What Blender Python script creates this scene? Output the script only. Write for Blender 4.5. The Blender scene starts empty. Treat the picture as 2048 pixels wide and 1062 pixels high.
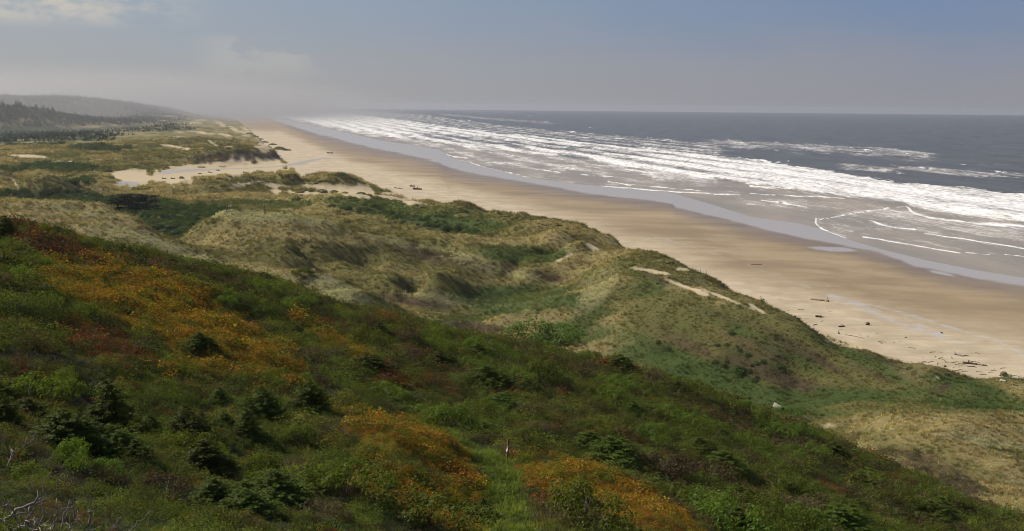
import bpy, bmesh, math, random
import numpy as np
from mathutils import Vector, Matrix

RNG = np.random.default_rng(7)
random.seed(7)
SC = bpy.context.scene

HAZE_D = 1 / 18000
MIST_D = 1 / 250
NH = 105000; ND = 330000; NSHRUB = 290
COL = SC.collection
# ------------------------------------------------------------------ camera
H = 60.0
F = 2000.0                      # focal length in photo pixels (photo 2048 x 1062)
PITCH = math.radians(9.05)
ROLL = math.radians(0.51)
cp, sp, cr, sr = math.cos(PITCH), math.sin(PITCH), math.cos(ROLL), math.sin(ROLL)
FWD = np.array([0, cp, -sp])
R0 = np.array([1.0, 0, 0]); U0 = np.array([0, sp, cp])
RIGHT = cr * R0 + sr * U0
UP = -sr * R0 + cr * U0
cam_d = bpy.data.cameras.new('camera')
cam = bpy.data.objects.new('camera', cam_d)
COL.objects.link(cam)
M = Matrix(((RIGHT[0], UP[0], -FWD[0], 0), (RIGHT[1], UP[1], -FWD[1], 0), (RIGHT[2], UP[2], -FWD[2], H), (0, 0, 0, 1)))
cam.matrix_world = M
cam_d.sensor_width = 36.0
cam_d.lens = 36.0 * F / 2048.0
cam_d.clip_start = 0.5
cam_d.clip_end = 60000
SC.camera = cam


def ray(u, v):
    u = np.asarray(u, float); v = np.asarray(v, float)
    a = (u - 1024) / F; b = -(v - 531) / F
    return FWD + a[..., None] * RIGHT + b[..., None] * UP


def unz(u, v, z):
    """photo pixel on the level plane at height z -> (theta, distance)"""
    r = ray(u, v)
    k = (np.asarray(z, float) - H) / r[..., 2]
    x = r[..., 0] * k; y = r[..., 1] * k
    return np.arctan2(x, y), np.hypot(x, y)


def und(u, v, d):
    """photo pixel at ground distance d -> (theta, z)"""
    r = ray(u, v)
    h = np.hypot(r[..., 0], r[..., 1])
    return np.arctan2(r[..., 0], r[..., 1]), H + r[..., 2] / h * np.asarray(d, float)


def project(x, y, z):
    x = np.asarray(x, float); y = np.asarray(y, float); z = np.asarray(z, float) - H
    w = x * FWD[0] + y * FWD[1] + z * FWD[2]
    w = np.where(np.abs(w) < 1e-3, 1e-3, w)
    a = (x * RIGHT[0] + y * RIGHT[1] + z * RIGHT[2]) / w
    b = (x * UP[0] + y * UP[1] + z * UP[2]) / w
    u = 1024 + a * F; v = 531 - b * F
    bad = w <= 0.01
    return np.where(bad, -9999, u), np.where(bad, -9999, v)


def xyz(u, v, z):
    t, d = unz(np.array(u, float), np.array(v, float), z)
    return float(np.sin(t) * d), float(np.cos(t) * d), float(z)


# ------------------------------------------------------------------ noise
def _hash(ix, iy, seed):
    h = (ix.astype(np.int64) * 374761393 + iy.astype(np.int64) * 668265263 + seed * 1442695041) & 0xFFFFFFFF
    h = ((h ^ (h >> 13)) * 1274126177) & 0xFFFFFFFF
    return ((h ^ (h >> 16)) & 0xFFFF) / 65535.0


def vnoise(x, y, seed=0):
    ix = np.floor(x); iy = np.floor(y)
    fx = x - ix; fy = y - iy
    fx = fx * fx * fx * (fx * (fx * 6 - 15) + 10); fy = fy * fy * fy * (fy * (fy * 6 - 15) + 10)
    ix = ix.astype(np.int64); iy = iy.astype(np.int64)
    a = _hash(ix, iy, seed); b = _hash(ix + 1, iy, seed); c = _hash(ix, iy + 1, seed); d = _hash(ix + 1, iy + 1, seed)
    return (a * (1 - fx) + b * fx) * (1 - fy) + (c * (1 - fx) + d * fx) * fy * 1.0


def fbm(x, y, octv=4, seed=0, gain=.5):
    s = 0; a = 1; n = 0
    for k in range(octv):
        s = s + a * (vnoise(x * 2 ** k + 17.3 * k, y * 2 ** k - 9.1 * k, seed + k) - .5); n += a; a *= gain
    return s / n * 2          # about -1..1


def sstep(a, b, x):
    t = np.clip((x - a) / (b - a), 0, 1)
    return t * t * (3 - 2 * t)


# ------------------------------------------------------------------ shore lines (photo pixels on the level beach)
COAST = math.radians(-13.6)
_tu = [390, 430, 470, 500, 530, 560, 572, 600, 640, 700, 760, 830, 870, 960, 1050]
_tv = [219.5, 224, 238, 262, 290, 318, 322, 352, 341, 346, 374, 400, 410, 433, 455]
_tt, _td = unz(np.array(_tu, float), np.array(_tv, float), 2.0)
_tt2, _ = unz(np.array([1150., 1240, 1400, 1600, 1800, 2048, 2300, 2800, 4000, 8000]), 600., 2.0)
_tt2 = np.append(_tt2, [math.radians(85), math.radians(120)])
_td2 = np.interp(_tt2, np.radians([5, 14, 22]), [133, 136, 143]) / np.sin(np.minimum(_tt2 - COAST, math.pi / 2))
TH0 = -0.312
TOE_T = np.concatenate([[TH0], _tt, _tt2]); TOE_D = np.concatenate([[14500], _td, _td2])


def d_toe(th):
    return np.exp(np.interp(th, TOE_T, np.log(TOE_D)))


def pixline(us, vs, z=0.0, ext=None):
    t, d = unz(np.array(us, float), np.array(vs, float), z)
    rel = np.sin(t[-1] - COAST) * d[-1]
    te = np.radians([32, 40, 55, 75, 100, 130.])
    de = rel / np.sin(np.minimum(te - COAST, math.pi / 2))
    T = np.concatenate([[-0.312], t, te]); D = np.concatenate([[14900], d, de])
    return lambda th: np.exp(np.interp(th, T, np.log(D)))


# L1: dry sand / wet film border, L2: film / moving wash border
L1 = pixline([400, 480, 536, 570, 600, 640, 685, 722, 790, 860, 900, 960, 1060, 1160, 1300, 1345, 1350, 1450, 1560, 1700, 1760, 1830, 1960, 2048],
             [217, 222, 238, 249, 259, 271, 282, 292, 307, 322, 338, 351, 368, 386, 404, 411, 419, 441, 470, 497, 508, 535, 562, 575], 0.0)
L2 = pixline([400, 480, 520, 553, 598, 654, 705, 760, 830, 880, 905, 950, 1045, 1130, 1240, 1340, 1500, 1600, 1640, 1700, 1760, 1850, 1950, 2048],
             [215.4, 218.6, 225, 233, 244, 257, 268, 281, 291, 300, 317, 330, 353, 366, 376, 385, 434, 447, 458, 480, 498, 520, 540, 556], 0.0)


def srel(th):
    return np.sin(np.clip(th - COAST, 0.06, math.pi / 2))


# ------------------------------------------------------------------ terrain control points
PT, PL, PZ = [], [], []


def lift(z, u=0):
    return z if z <= 5 else (5 + (z - 5) * (1.8 if u > 1150 else 1.9) if z < 19 else z)


def addz(lst):
    for u, v, z in lst:
        z = lift(z, u) if v > 340 and not (u > 1590 and v > 640) else z
        t, d = unz(np.array(float(u)), np.array(float(v)), z)
        PT.append(float(t)); PL.append(math.log(float(d))); PZ.append(z)


def addd(lst):
    for u, v, d in lst:
        t, z = und(np.array(float(u)), np.array(float(v)), d)
        PT.append(float(t)); PL.append(math.log(d)); PZ.append(float(z))


def addh(lst):
    for u, d, z in lst:
        t = math.atan((u - 1024) / F)
        PT.append(t); PL.append(math.log(d)); PZ.append(z)


def back(lst, dd, zz):
    """hidden ground behind a crest"""
    for u, v, z in lst:
        z = lift(z, u) if v > 340 and not (u > 1590 and v > 640) else z
        t, d = unz(np.array(float(u)), np.array(float(v)), z)
        PT.append(float(t)); PL.append(math.log(float(d) + dd)); PZ.append(zz)


fore = [(2048, 790, 11.5), (1950, 766, 12), (1850, 754, 12), (1780, 724, 12.6), (1720, 706, 13), (1650, 682, 14), (1600, 660, 15.5),
        (1560, 640, 11.2), (1500, 612, 11.5), (1420, 585, 12), (1340, 558, 12.5), (1290, 540, 12.5), (1240, 520, 12.5)]
addz(fore)
fore2 = [(1280, 506, 11.5), (1330, 514, 11.8), (1380, 534, 11.5), (1430, 560, 11.3), (1520, 600, 11), (1600, 640, 10.8)]
addz(fore2)
back([p for p in fore if p[0] > 1645], 14, 8.5); back([p for p in fore if p[0] > 1645], 28, 4); back(fore2, 16, 9); back(fore2, 32, 4)
addz([(1215, 517, 8), (1180, 495, 11), (1150, 479, 12.5), (1120, 471, 11.5), (1080, 470, 9.5), (1040, 456, 9), (980, 441, 8.5), (930, 427, 8.5), (880, 418, 8.5), (800, 404, 8), (750, 398, 8), (700, 393, 8), (650, 397, 7.5), (600, 402, 6.5)])
addz([(1560, 815, 6.5), (1500, 800, 6.5), (1650, 800, 7.8), (1750, 792, 8.8), (1850, 800, 9.5), (1950, 810, 10), (2048, 817, 10.3), (2150, 832, 10.5),
      (1400, 680, 9), (1300, 640, 9.5), (1500, 700, 9), (1600, 740, 10), (1700, 755, 10.2), (1400, 740, 7.2), (1480, 770, 6.8), (1300, 700, 7.5),
      (1240, 730, 6.3), (1170, 690, 6.5), (1080, 670, 6.8), (1000, 660, 7)])
addz([(1190, 560, 11), (1150, 597, 9.5), (1110, 632, 8), (1080, 600, 6), (1020, 570, 6.3), (1120, 575, 7), (1000, 610, 6.5), (930, 640, 6.5), (1200, 640, 8.3)])
addz([(1100, 530, 7.5), (1180, 540, 9), (1050, 500, 6.5), (1000, 480, 6.5), (1130, 505, 10)])
addz([(460, 425, 15), (500, 427, 15.3), (560, 430, 15.5), (640, 440, 14), (700, 441, 13.5), (780, 468, 12), (850, 485, 11), (900, 473, 11.5), (960, 500, 10.5), (1000, 515, 10), (1060, 545, 8.5)])
addz([(400, 448, 13), (380, 470, 12), (450, 480, 12), (500, 520, 10.5), (600, 500, 13), (700, 490, 11.5), (680, 530, 10), (620, 548, 9.3), (540, 535, 9.8),
      (780, 520, 9.5), (850, 530, 8.5), (950, 552, 8), (800, 553, 9.8), (860, 563, 9.3), (920, 585, 8), (830, 602, 6.3), (890, 620, 6.3), (720, 540, 8)])
addz([(640, 550, 12.5), (690, 560, 12.3), (725, 572, 12), (760, 592, 11), (800, 626, 9), (600, 580, 12), (650, 605, 11.5), (720, 615, 11), (850, 640, 7)])
addz([(150, 404, 18.5), (100, 410, 18), (60, 428, 16), (25, 446, 13.5), (220, 418, 17.5), (262, 439, 16.5), (300, 463, 15), (340, 484, 14), (420, 507, 13.3), (490, 540, 12.5),
      (150, 450, 16), (100, 470, 15.5), (200, 480, 15), (300, 510, 13), (400, 530, 12.5), (450, 552, 12), (530, 572, 12), (190, 440, 15.5)])
back([(150, 404, 18.5), (100, 410, 18), (220, 418, 17.5), (60, 428, 16)], 35, 5)
back([(300, 463, 15), (262, 439, 16.5), (340, 484, 14)], 30, 6)
back([(460, 425, 15), (560, 430, 15.5), (640, 440, 14), (700, 441, 13.5)], 35, 6)
back([(725, 572, 12), (690, 560, 12.3)], 22, 7.5)
addz([(0, 420, 6), (20, 402, 5), (60, 395, 5), (330, 450, 5), (380, 438, 5), (410, 425, 5), (300, 420, 4.5), (250, 425, 4.5), (200, 395, 4), (100, 395, 4.5)])
addz([(300, 390, 3.5), (400, 392, 3.5), (250, 384, 3.5), (350, 400, 3.5), (450, 397, 4), (520, 403, 4.5), (560, 410, 5), (620, 418, 5)])
addz([(700, 430, 5.5), (800, 440, 5.5), (850, 455, 6), (930, 460, 6.5), (640, 425, 5), (760, 425, 6)])
peak = [(660, 347, 9.5), (630, 356, 6.5), (590, 362, 6), (540, 359, 6.5), (500, 354, 7.5), (450, 352, 8), (410, 353, 7.5), (370, 359, 6), (700, 357, 7), (740, 371, 5.5)]
addz(peak); back(peak, 40, 2.2)
addz([(340, 368, 4), (780, 385, 4.5), (830, 402, 2.5), (520, 387, 3), (620, 386, 3), (700, 382, 4), (760, 394, 3.5), (600, 372, 3.5), (560, 378, 3), (460, 372, 6.5), (430, 382, 5), (500, 378, 4.5), (540, 392, 4.5), (480, 388, 5)])
flat = [(640, 325, 1.6), (560, 332, 1.5), (480, 338, 1.4), (400, 345, 1.5), (330, 352, 1.5), (280, 360, 1.5), (700, 340, 1.7), (620, 335, 1.6), (800, 370, 2), (860, 395, 2), (230, 358, 1.3), (260, 371, 1.5), (210, 372, 2.5),
        (700, 320, 1.7), (620, 300, 1.8), (580, 285, 2), (560, 262, 1.8), (540, 245, 1.6), (900, 380, 2), (950, 420, 2), (750, 340, 1.8), (820, 350, 1.5)]
addz(flat)
bluff = [(480, 294, 15.2), (535, 297, 13.5), (510, 306, 11), (400, 302, 13.5), (440, 299, 14.5), (350, 311, 10), (556, 313, 5.5)]
addz(bluff)
addz([(400, 334, 1.8), (480, 327, 1.8), (550, 323, 1.8), (340, 340, 2), (300, 347, 2)])
addz([(450, 272, 13), (400, 272, 13), (350, 277, 11), (500, 277, 9), (400, 250, 14), (450, 254, 7), (490, 266, 6), (440, 222.5, 3), (455, 227, 3), (470, 233, 3), (420, 220, 3), (350, 252, 8), (300, 292, 8), (250, 300, 5), (200, 320, 4), (100, 310, 4),
      (50, 315, 3.5), (150, 326, 3), (0, 330, 3), (150, 290, 4), (0, 280, 3), (100, 268, 3), (0, 255, 3), (200, 258, 3), (300, 255, 4), (250, 245, 3), (0, 300, 3), (300, 330, 5), (250, 335, 3.5), (180, 340, 3), (120, 338, 3),
      (260, 318, 6), (300, 312, 7), (510, 285, 5), (530, 300, 4), (470, 245, 5), (430, 231, 4), (405, 225, 5)])
addz([(90, 347, 11), (120, 363, 9), (60, 350, 10), (20, 350, 8), (0, 346, 8), (90, 384, 4), (0, 385, 4.5), (140, 383, 4), (40, 372, 6), (210, 362, 5), (180, 374, 4.5)])
back([(90, 347, 11), (60, 350, 10), (20, 350, 8)], 35, 3.5)
addd([(0, 204, 3400), (100, 202, 3450), (200, 203, 3500), (300, 212, 3800), (350, 217, 4300), (385, 222, 5200), (100, 225, 3000), (200, 228, 3050), (300, 230, 3200), (0, 213, 2450), (55, 214, 2450), (100, 222, 2500), (140, 235, 2550), (-200, 205, 2450), (-200, 195, 3400), (-500, 195, 3000)])
addh([(0, 2300, 3), (150, 2400, 3), (-300, 2200, 3), (0, 8000, 10), (300, 8000, 5), (-500, 8000, 30), (430, 3400, 7), (430, 3900, 6), (430, 4500, 4), (460, 3500, 5.5), (480, 3600, 4), (480, 3000, 5), (400, 3600, 13), (400, 4300, 12), (400, 9000, 3), (450, 7000, 3), (420, 12500, 3), (430, 5200, 3), (460, 4500, 3), (-600, 1500, 4), (-600, 900, 4), (-400, 600, 6), (-300, 400, 12), (-300, 250, 25)])
# near hillside
brow = [(0, 450, 120), (60, 462, 121), (120, 480, 123), (200, 500, 125), (270, 517, 125), (350, 537, 125), (450, 553, 123), (560, 577, 122), (640, 602, 121), (700, 613, 120), (800, 637, 119), (900, 662, 118),
        (1000, 688, 117), (1100, 710, 116), (1250, 742, 115), (1330, 768, 115), (1400, 791, 115), (1500, 828, 116), (1600, 862, 118), (1700, 902, 119), (1800, 952, 117), (1900, 1005, 112)]
addd(brow)
addh([(0, 160, 30), (200, 165, 27), (350, 165, 26), (560, 160, 24), (750, 155, 20), (900, 150, 19), (1050, 150, 15), (1250, 145, 15), (1400, 140, 14), (1500, 136, 13.5),
      (0, 240, 14), (200, 230, 15), (400, 215, 14), (600, 205, 12), (750, 195, 10), (900, 190, 8.5), (1050, 185, 8), (1250, 175, 7.5)])
addd([(200, 620, 76), (60, 600, 72), (350, 620, 85), (100, 540, 95), (250, 560, 98), (450, 650, 88), (550, 680, 86), (350, 720, 66), (200, 800, 50), (80, 800, 44), (480, 800, 58), (620, 780, 65), (700, 740, 78), (800, 720, 86),
      (20, 700, 52), (30, 1000, 20), (30, 880, 29), (330, 1000, 29), (300, 1062, 24), (150, 920, 28), (300, 900, 37), (450, 880, 45), (550, 960, 38), (600, 870, 50), (600, 1062, 28), (750, 862, 49), (760, 960, 40), (850, 910, 46), (930, 950, 45.5), (990, 1000, 41),
      (1016, 920, 53), (960, 905, 55), (890, 875, 60), (850, 840, 65), (1024, 1062, 34), (1010, 1000, 41), (800, 1062, 31), (1060, 930, 51.5), (1150, 960, 48), (1250, 1000, 46), (1350, 1062, 42), (1200, 1062, 37),
      (1000, 800, 78), (900, 760, 84), (1100, 850, 70), (1250, 900, 67), (1400, 950, 66), (1500, 1000, 65), (1600, 1050, 64), (1250, 820, 88), (1450, 880, 86), (1600, 950, 86), (1750, 1030, 84), (1000, 740, 96), (1150, 770, 98), (1350, 830, 98), (1550, 900, 100), (1700, 960, 100)])
addh([(1024, 2, 58.2), (1024, 8, 55.3), (1024, 20, 50), (100, 8, 56), (-400, 12, 55), (1900, 8, 54), (2300, 20, 46), (1600, 25, 46.5), (2300, 50, 33), (2500, 90, 22), (300, 13, 53.2), (-700, 30, 52), (-900, 60, 50), (-600, 120, 44)])
# tan dune at lower right
addz([(1800, 842, 12), (1900, 838, 12.5), (1980, 838, 12.5), (2048, 850, 12.5), (1740, 862, 10.5), (1690, 880, 9.5), (1630, 860, 7.5), (1660, 845, 7), (1800, 890, 12.5), (1900, 900, 13.5), (2000, 920, 14), (1850, 940, 13), (1950, 980, 14), (2048, 1000, 16), (1740, 900, 11.5), (2150, 900, 13), (2150, 1000, 17), (2250, 870, 10.5), (2300, 1050, 22)])
addh([(2500, 130, 12), (2800, 110, 12), (2400, 160, 10)])
for tt in (-100, -75, -55, 60, 80, 110):
    for d, z in ((2, 58.2), (8, 56.5), (25, 54 if tt < 0 else 45), (60, 52 if tt < 0 else 30), (130, 45 if tt < 0 else 12), (400, 35 if tt < 0 else 5), (1500, 20 if tt < 0 else 2), (8000, 20 if tt < 0 else 2)):
        PT.append(math.radians(tt)); PL.append(math.log(d)); PZ.append(z)

P = np.stack([np.array(PT), np.array(PL)], 1); PZ = np.array(PZ)
C2 = 0.010 ** 2


def _phi(a, b):
    d0 = a[:, 0:1] - b[None, :, 0]; d1 = a[:, 1:2] - b[None, :, 1]
    return -np.sqrt(d0 * d0 + d1 * d1 + C2)


n = len(P)
A = np.zeros((n + 3, n + 3)); A[:n, :n] = _phi(P, P) + np.eye(n) * 0.00008
A[:n, n] = 1; A[:n, n + 1:n + 3] = P; A[n, :n] = 1; A[n + 1:, :n] = P.T
W = np.linalg.solve(A, np.concatenate([PZ, [0, 0, 0]]))


def rbf(t, l):
    sh = t.shape; q = np.stack([t.ravel(), l.ravel()], 1); out = np.empty(len(q))
    for i in range(0, len(q), 20000):
        s = q[i:i + 20000]
        out[i:i + 20000] = _phi(s, P) @ W[:n] + W[n] + s @ W[n + 1:]
    return out.reshape(sh)


# ------------------------------------------------------------------ terrain grid (finer towards the viewpoint)
GT = np.radians(np.concatenate([np.linspace(-100, -32, 60)[:-1], np.linspace(-32, 32, 680), np.linspace(32, 100, 60)[1:]]))
GL = np.concatenate([np.arange(math.log(1.5), math.log(12), .03), np.arange(math.log(12), math.log(100), .0065), np.arange(math.log(100), math.log(700), .0045), np.arange(math.log(700), math.log(5000), .007), np.linspace(math.log(5010), math.log(15000), 70)])
NT, NL = len(GT), len(GL)
TH, LD = np.meshgrid(GT, GL, indexing='ij')
DD = np.exp(LD)
GX = np.sin(TH) * DD; GY = np.cos(TH) * DD
# coarse rbf evaluation, then bilinear
ct = np.linspace(GT[0], GT[-1], 900); cl = np.linspace(GL[0], GL[-1], 640)
CZ = rbf(*np.meshgrid(ct, cl, indexing='ij'))


def bil(tab, at, al, t, l):
    it = np.clip(np.interp(t, at, np.arange(len(at))), 0, len(at) - 1.001); il = np.clip(np.interp(l, al, np.arange(len(al))), 0, len(al) - 1.001)
    i = it.astype(int); j = il.astype(int); a = it - i; b = il - j
    return (tab[i, j] * (1 - a) + tab[i + 1, j] * a) * (1 - b) + (tab[i, j + 1] * (1 - a) + tab[i + 1, j + 1] * a) * b


ZR = bil(CZ, ct, cl, TH, LD)
DT = d_toe(TH)
LANDT = np.where(TH < TH0, 999, (DT - DD) * srel(TH))      # metres inland of the dune toe
DL2 = L2(TH); DL1 = L1(TH)
SEAT = np.where(TH < TH0, 999, (DL2 - DD) * srel(TH))      # metres inland of the water's edge
ZB = np.clip(0.022 * SEAT, -3, None); ZB = np.minimum(ZB, 2.0 + 0.002 * np.clip(SEAT - 90, 0, 200))
_bt, _ = und(np.array([b[0] for b in brow] + [2048, 2150], float), np.array([b[1] for b in brow] + [1062, 1100], float), 100.)
_bd = np.array([b[2] for b in brow] + [98, 90], float)
_bt = np.concatenate([np.radians([-100, -60]), _bt, np.radians([40, 60, 100])]); _bd = np.concatenate([[120, 120], _bd, [70, 60, 60]])


def d_brow(th):
    return np.interp(th, _bt, _bd)


DB = d_brow(TH) + 6
NEAR = 1 - sstep(-2, 22, DD - DB)
wx = GX + 9 * fbm(GX / 40, GY / 40, 2, 71); wy = GY + 9 * fbm(GX / 40 + 9, GY / 40, 2, 73)
ridg = .30 - 1.2 * np.abs(fbm(wx / 42 + 5, wy / 30, 3, 31))
dn = 1.9 * fbm(wx / 30, wy / 24, 3, 3) + 3.4 * ridg + 1.3 * fbm(wx / 13, wy / 10, 2, 37) + .5 * fbm(GX / 5, GY / 5, 2, 9)
dn = dn + 1.7 * fbm(GX / 9, GY / 7, 2, 39) * sstep(math.radians(12), math.radians(17), TH)
DN = np.clip(dn / 2.2, -1.3, 1.3)
hl = 1.0 * fbm(GX / 10, GY / 10, 3, 21) + .40 * fbm(GX / 2.6, GY / 2.6, 2, 25)
rise = sstep(1.2, 6.5, ZR)
far = sstep(500, 1500, DD)
ZR = ZR + NEAR * hl * sstep(3, 15, DD) + (1 - NEAR) * dn * rise * (1 + .5 * far) * (1 - .35 * sstep(85, 45, LANDT) * sstep(math.radians(2), math.radians(7), TH))
wl = sstep(0, 12, LANDT + 3 * fbm(GX / 14, GY / 14, 2, 41))
GZ = ZB * (1 - wl) + np.maximum(ZR, .6) * wl
_lt, _ld = unz(np.array([20., 250.]), np.array([249.0, 242.5]), 3.0)
_ins = sstep(_lt[0] - .01, _lt[0] + .01, TH) * (1 - sstep(_lt[1] - .01, _lt[1] + .01, TH)) * sstep(_ld[0] - 60, _ld[0], DD) * (1 - sstep(_ld[1] - 60, _ld[1], DD))
GZ = GZ * (1 - _ins) + np.minimum(GZ, 2.0) * _ins
PU, PV = project(GX, GY, GZ)


print('resid', np.abs(rbf(P[:, 0], P[:, 1]) - PZ).max(), np.abs(rbf(P[:, 0], P[:, 1]) - PZ).mean())


def relief(x, y):
    return bil(DN, GT, GL, np.arctan2(x, y), np.log(np.maximum(np.hypot(x, y), 1e-3)))


def gnorm(x, y, e):
    n_ = np.stack([-(hz(x + e, y) - hz(x - e, y)) / (2 * e), -(hz(x, y + e) - hz(x, y - e)) / (2 * e), np.ones_like(x)], 1)
    return n_ / np.linalg.norm(n_, axis=1, keepdims=True)


def hz(x, y):
    t = np.arctan2(x, y); l = np.log(np.maximum(np.hypot(x, y), 1e-3))
    return bil(GZ, GT, GL, t, l)


# ------------------------------------------------------------------ mesh helpers
def mesh_np(name, verts, faces, mats=(), smooth=True, mid=None, attrs=None):
    """verts (n,3), faces (m,k) one k"""
    me = bpy.data.meshes.new(name)
    verts = np.ascontiguousarray(verts, np.float32); faces = np.ascontiguousarray(faces, np.int32)
    k = faces.shape[1]
    me.vertices.add(len(verts)); me.vertices.foreach_set('co', verts.ravel())
    me.loops.add(faces.size); me.loops.foreach_set('vertex_index', faces.ravel())
    me.polygons.add(len(faces)); me.polygons.foreach_set('loop_start', np.arange(0, faces.size, k, dtype=np.int32))
    me.update(calc_edges=True)
    me.polygons.foreach_set('use_smooth', np.full(len(faces), smooth, bool))
    for m in mats: me.materials.append(m)
    if mid is not None: me.polygons.foreach_set('material_index', np.asarray(mid, np.int32))
    for an, (dom, val) in (attrs or {}).items():
        val = np.asarray(val, np.float32)
        if val.ndim == 1:
            a = me.attributes.new(an, 'FLOAT', dom); a.data.foreach_set('value', val)
        else:
            a = me.attributes.new(an, 'FLOAT_VECTOR', dom); a.data.foreach_set('vector', val.ravel())
    me.validate()
    return me


def link(name, me, parent=None, **props):
    o = bpy.data.objects.new(name, me); COL.objects.link(o)
    if parent is not None: o.parent = parent
    for k, v in props.items(): o[k] = v
    return o


def grid_faces(nt, nl):
    i = np.arange(nt * nl).reshape(nt, nl)
    return np.stack([i[:-1, :-1], i[1:, :-1], i[1:, 1:], i[:-1, 1:]], -1).reshape(-1, 4)


def submesh(verts, faces, attrs):
    used, inv = np.unique(faces, return_inverse=True)
    return verts[used], inv.reshape(faces.shape), {k: ('POINT', a[used]) for k, a in attrs.items()}

# ------------------------------------------------------------------ node helpers
class NT_:
    def __init__(s, tree):
        s.t = tree; s.n = tree.nodes; s.l = tree.links

    def add(s, typ, ins=None, **kw):
        nd = s.n.new(typ)
        for k, v in kw.items(): setattr(nd, k, v)
        for k, v in (ins or {}).items(): s.put(nd.inputs[k], v)
        return nd

    def put(s, sock, v):
        if isinstance(v, bpy.types.NodeSocket): s.l.new(v, sock)
        elif isinstance(v, bpy.types.Node): s.l.new(v.outputs[0], sock)
        elif isinstance(v, (tuple, list)) and sock.type == 'RGBA' and len(v) == 3: sock.default_value = (*v, 1)
        else: sock.default_value = v

    def math(s, op, a, b=None, c=None, clamp=False):
        nd = s.n.new('ShaderNodeMath'); nd.operation = op; nd.use_clamp = clamp
        s.put(nd.inputs[0], a)
        if b is not None: s.put(nd.inputs[1], b)
        if c is not None: s.put(nd.inputs[2], c)
        return nd.outputs[0]

    def mix(s, fac, a, b, blend='MIX'):
        nd = s.n.new('ShaderNodeMix'); nd.data_type = 'RGBA'; nd.blend_type = blend
        s.put(nd.inputs[0], fac); s.put(nd.inputs[6], a); s.put(nd.inputs[7], b)
        return nd.outputs[2]

    def ramp(s, x, a, b, lo=0., hi=1.):
        nd = s.n.new('ShaderNodeMapRange'); nd.interpolation_type = 'SMOOTHSTEP'
        s.put(nd.inputs[0], x); s.put(nd.inputs[1], a); s.put(nd.inputs[2], b); s.put(nd.inputs[3], lo); s.put(nd.inputs[4], hi)
        return nd.outputs[0]

    def noise(s, vec, scale, detail=4, rough=.55):
        nd = s.n.new('ShaderNodeTexNoise'); s.put(nd.inputs['Vector'], vec); nd.inputs['Scale'].default_value = scale
        nd.inputs['Detail'].default_value = detail; nd.inputs['Roughness'].default_value = rough
        return nd.outputs['Fac']

    def attr(s, name, kind='GEOMETRY'):
        return s.add('ShaderNodeAttribute', attribute_name=name, attribute_type=kind)

    def mapping(s, vec, scale=(1, 1, 1), rot=(0, 0, 0)):
        nd = s.n.new('ShaderNodeMapping'); s.put(nd.inputs[0], vec); nd.inputs['Scale'].default_value = scale; nd.inputs['Rotation'].default_value = rot
        return nd.outputs[0]


def mat(name):
    m = bpy.data.materials.new(name); m.use_nodes = True
    g = NT_(m.node_tree); b = g.n['Principled BSDF']
    return m, g, b


def foliage(name, attr_kind=None, col=(.05, .08, .02), vary=.35, trans=.45, rough=.6, huev=.02, lie=0.):
    """leaf / grass-blade material: diffuse plus light coming through; colour from a 'tint' attribute or one constant"""
    m = bpy.data.materials.new(name); m.use_nodes = True
    g = NT_(m.node_tree); g.n.remove(g.n['Principled BSDF']); out = g.n['Material Output']
    if attr_kind: c = g.attr('tint', attr_kind).outputs['Color']
    else:
        c = g.add('ShaderNodeRGB').outputs[0]; c.default_value = (*col, 1)
        r = g.add('ShaderNodeObjectInfo').outputs['Random']
        hs = g.add('ShaderNodeHueSaturation', {'Color': c, 'Hue': g.math('MULTIPLY_ADD', r, 2 * huev, .5 - huev), 'Value': g.math('MULTIPLY_ADD', r, vary, 1 - vary / 2)}); c = hs.outputs[0]
    geo = g.add('ShaderNodeNewGeometry')
    isl = geo.outputs['Random Per Island']
    hs = g.add('ShaderNodeHueSaturation', {'Color': c, 'Value': g.math('MULTIPLY_ADD', isl, .5, .75), 'Hue': g.math('MULTIPLY_ADD', isl, .03, .485)})
    c = hs.outputs[0]
    d = g.add('ShaderNodeBsdfDiffuse', {'Color': c, 'Roughness': .5})
    t = g.add('ShaderNodeBsdfTranslucent', {'Color': g.mix(1.0, c, (1.15, 1.1, .7), 'MULTIPLY')})
    if attr_kind and lie > 0:                     # blades lie along the ground they clothe
        vm = g.add('ShaderNodeMix', data_type='VECTOR'); vm.inputs[0].default_value = lie
        g.l.new(geo.outputs['Normal'], vm.inputs[4]); g.l.new(g.attr('gn', attr_kind).outputs['Vector'], vm.inputs[5])
        nm_ = g.add('ShaderNodeVectorMath', {0: vm.outputs[1]}, operation='NORMALIZE')
        g.l.new(nm_.outputs[0], d.inputs['Normal'])
    mx = g.add('ShaderNodeMixShader', {0: trans, 1: d.outputs[0], 2: t.outputs[0]})
    gl = g.add('ShaderNodeBsdfGlossy', {'Roughness': rough, 'Color': (.8, .85, .9)})
    mx2 = g.add('ShaderNodeMixShader', {0: .012, 1: mx.outputs[0], 2: gl.outputs[0]})
    g.l.new(mx2.outputs[0], out.inputs['Surface'])
    return m


# ------------------------------------------------------------------ ground cover kinds
TAN, OLIVE, GREEN, DGREEN, BROWN, SAND, ORANGE, RUST, LEAF, GRASS, HEATH, SOIL_SHADE, PALE = range(13)
KCOL = np.array([(.29, .24, .105), (.155, .14, .048), (.065, .10, .026), (.036, .052, .018), (.095, .065, .04), (.41, .33, .21), (.30, .14, .02), (.15, .055, .02), (.05, .085, .018), (.085, .12, .025), (.085, .07, .035), (.05, .028, .018), (.27, .25, .12)])
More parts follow.
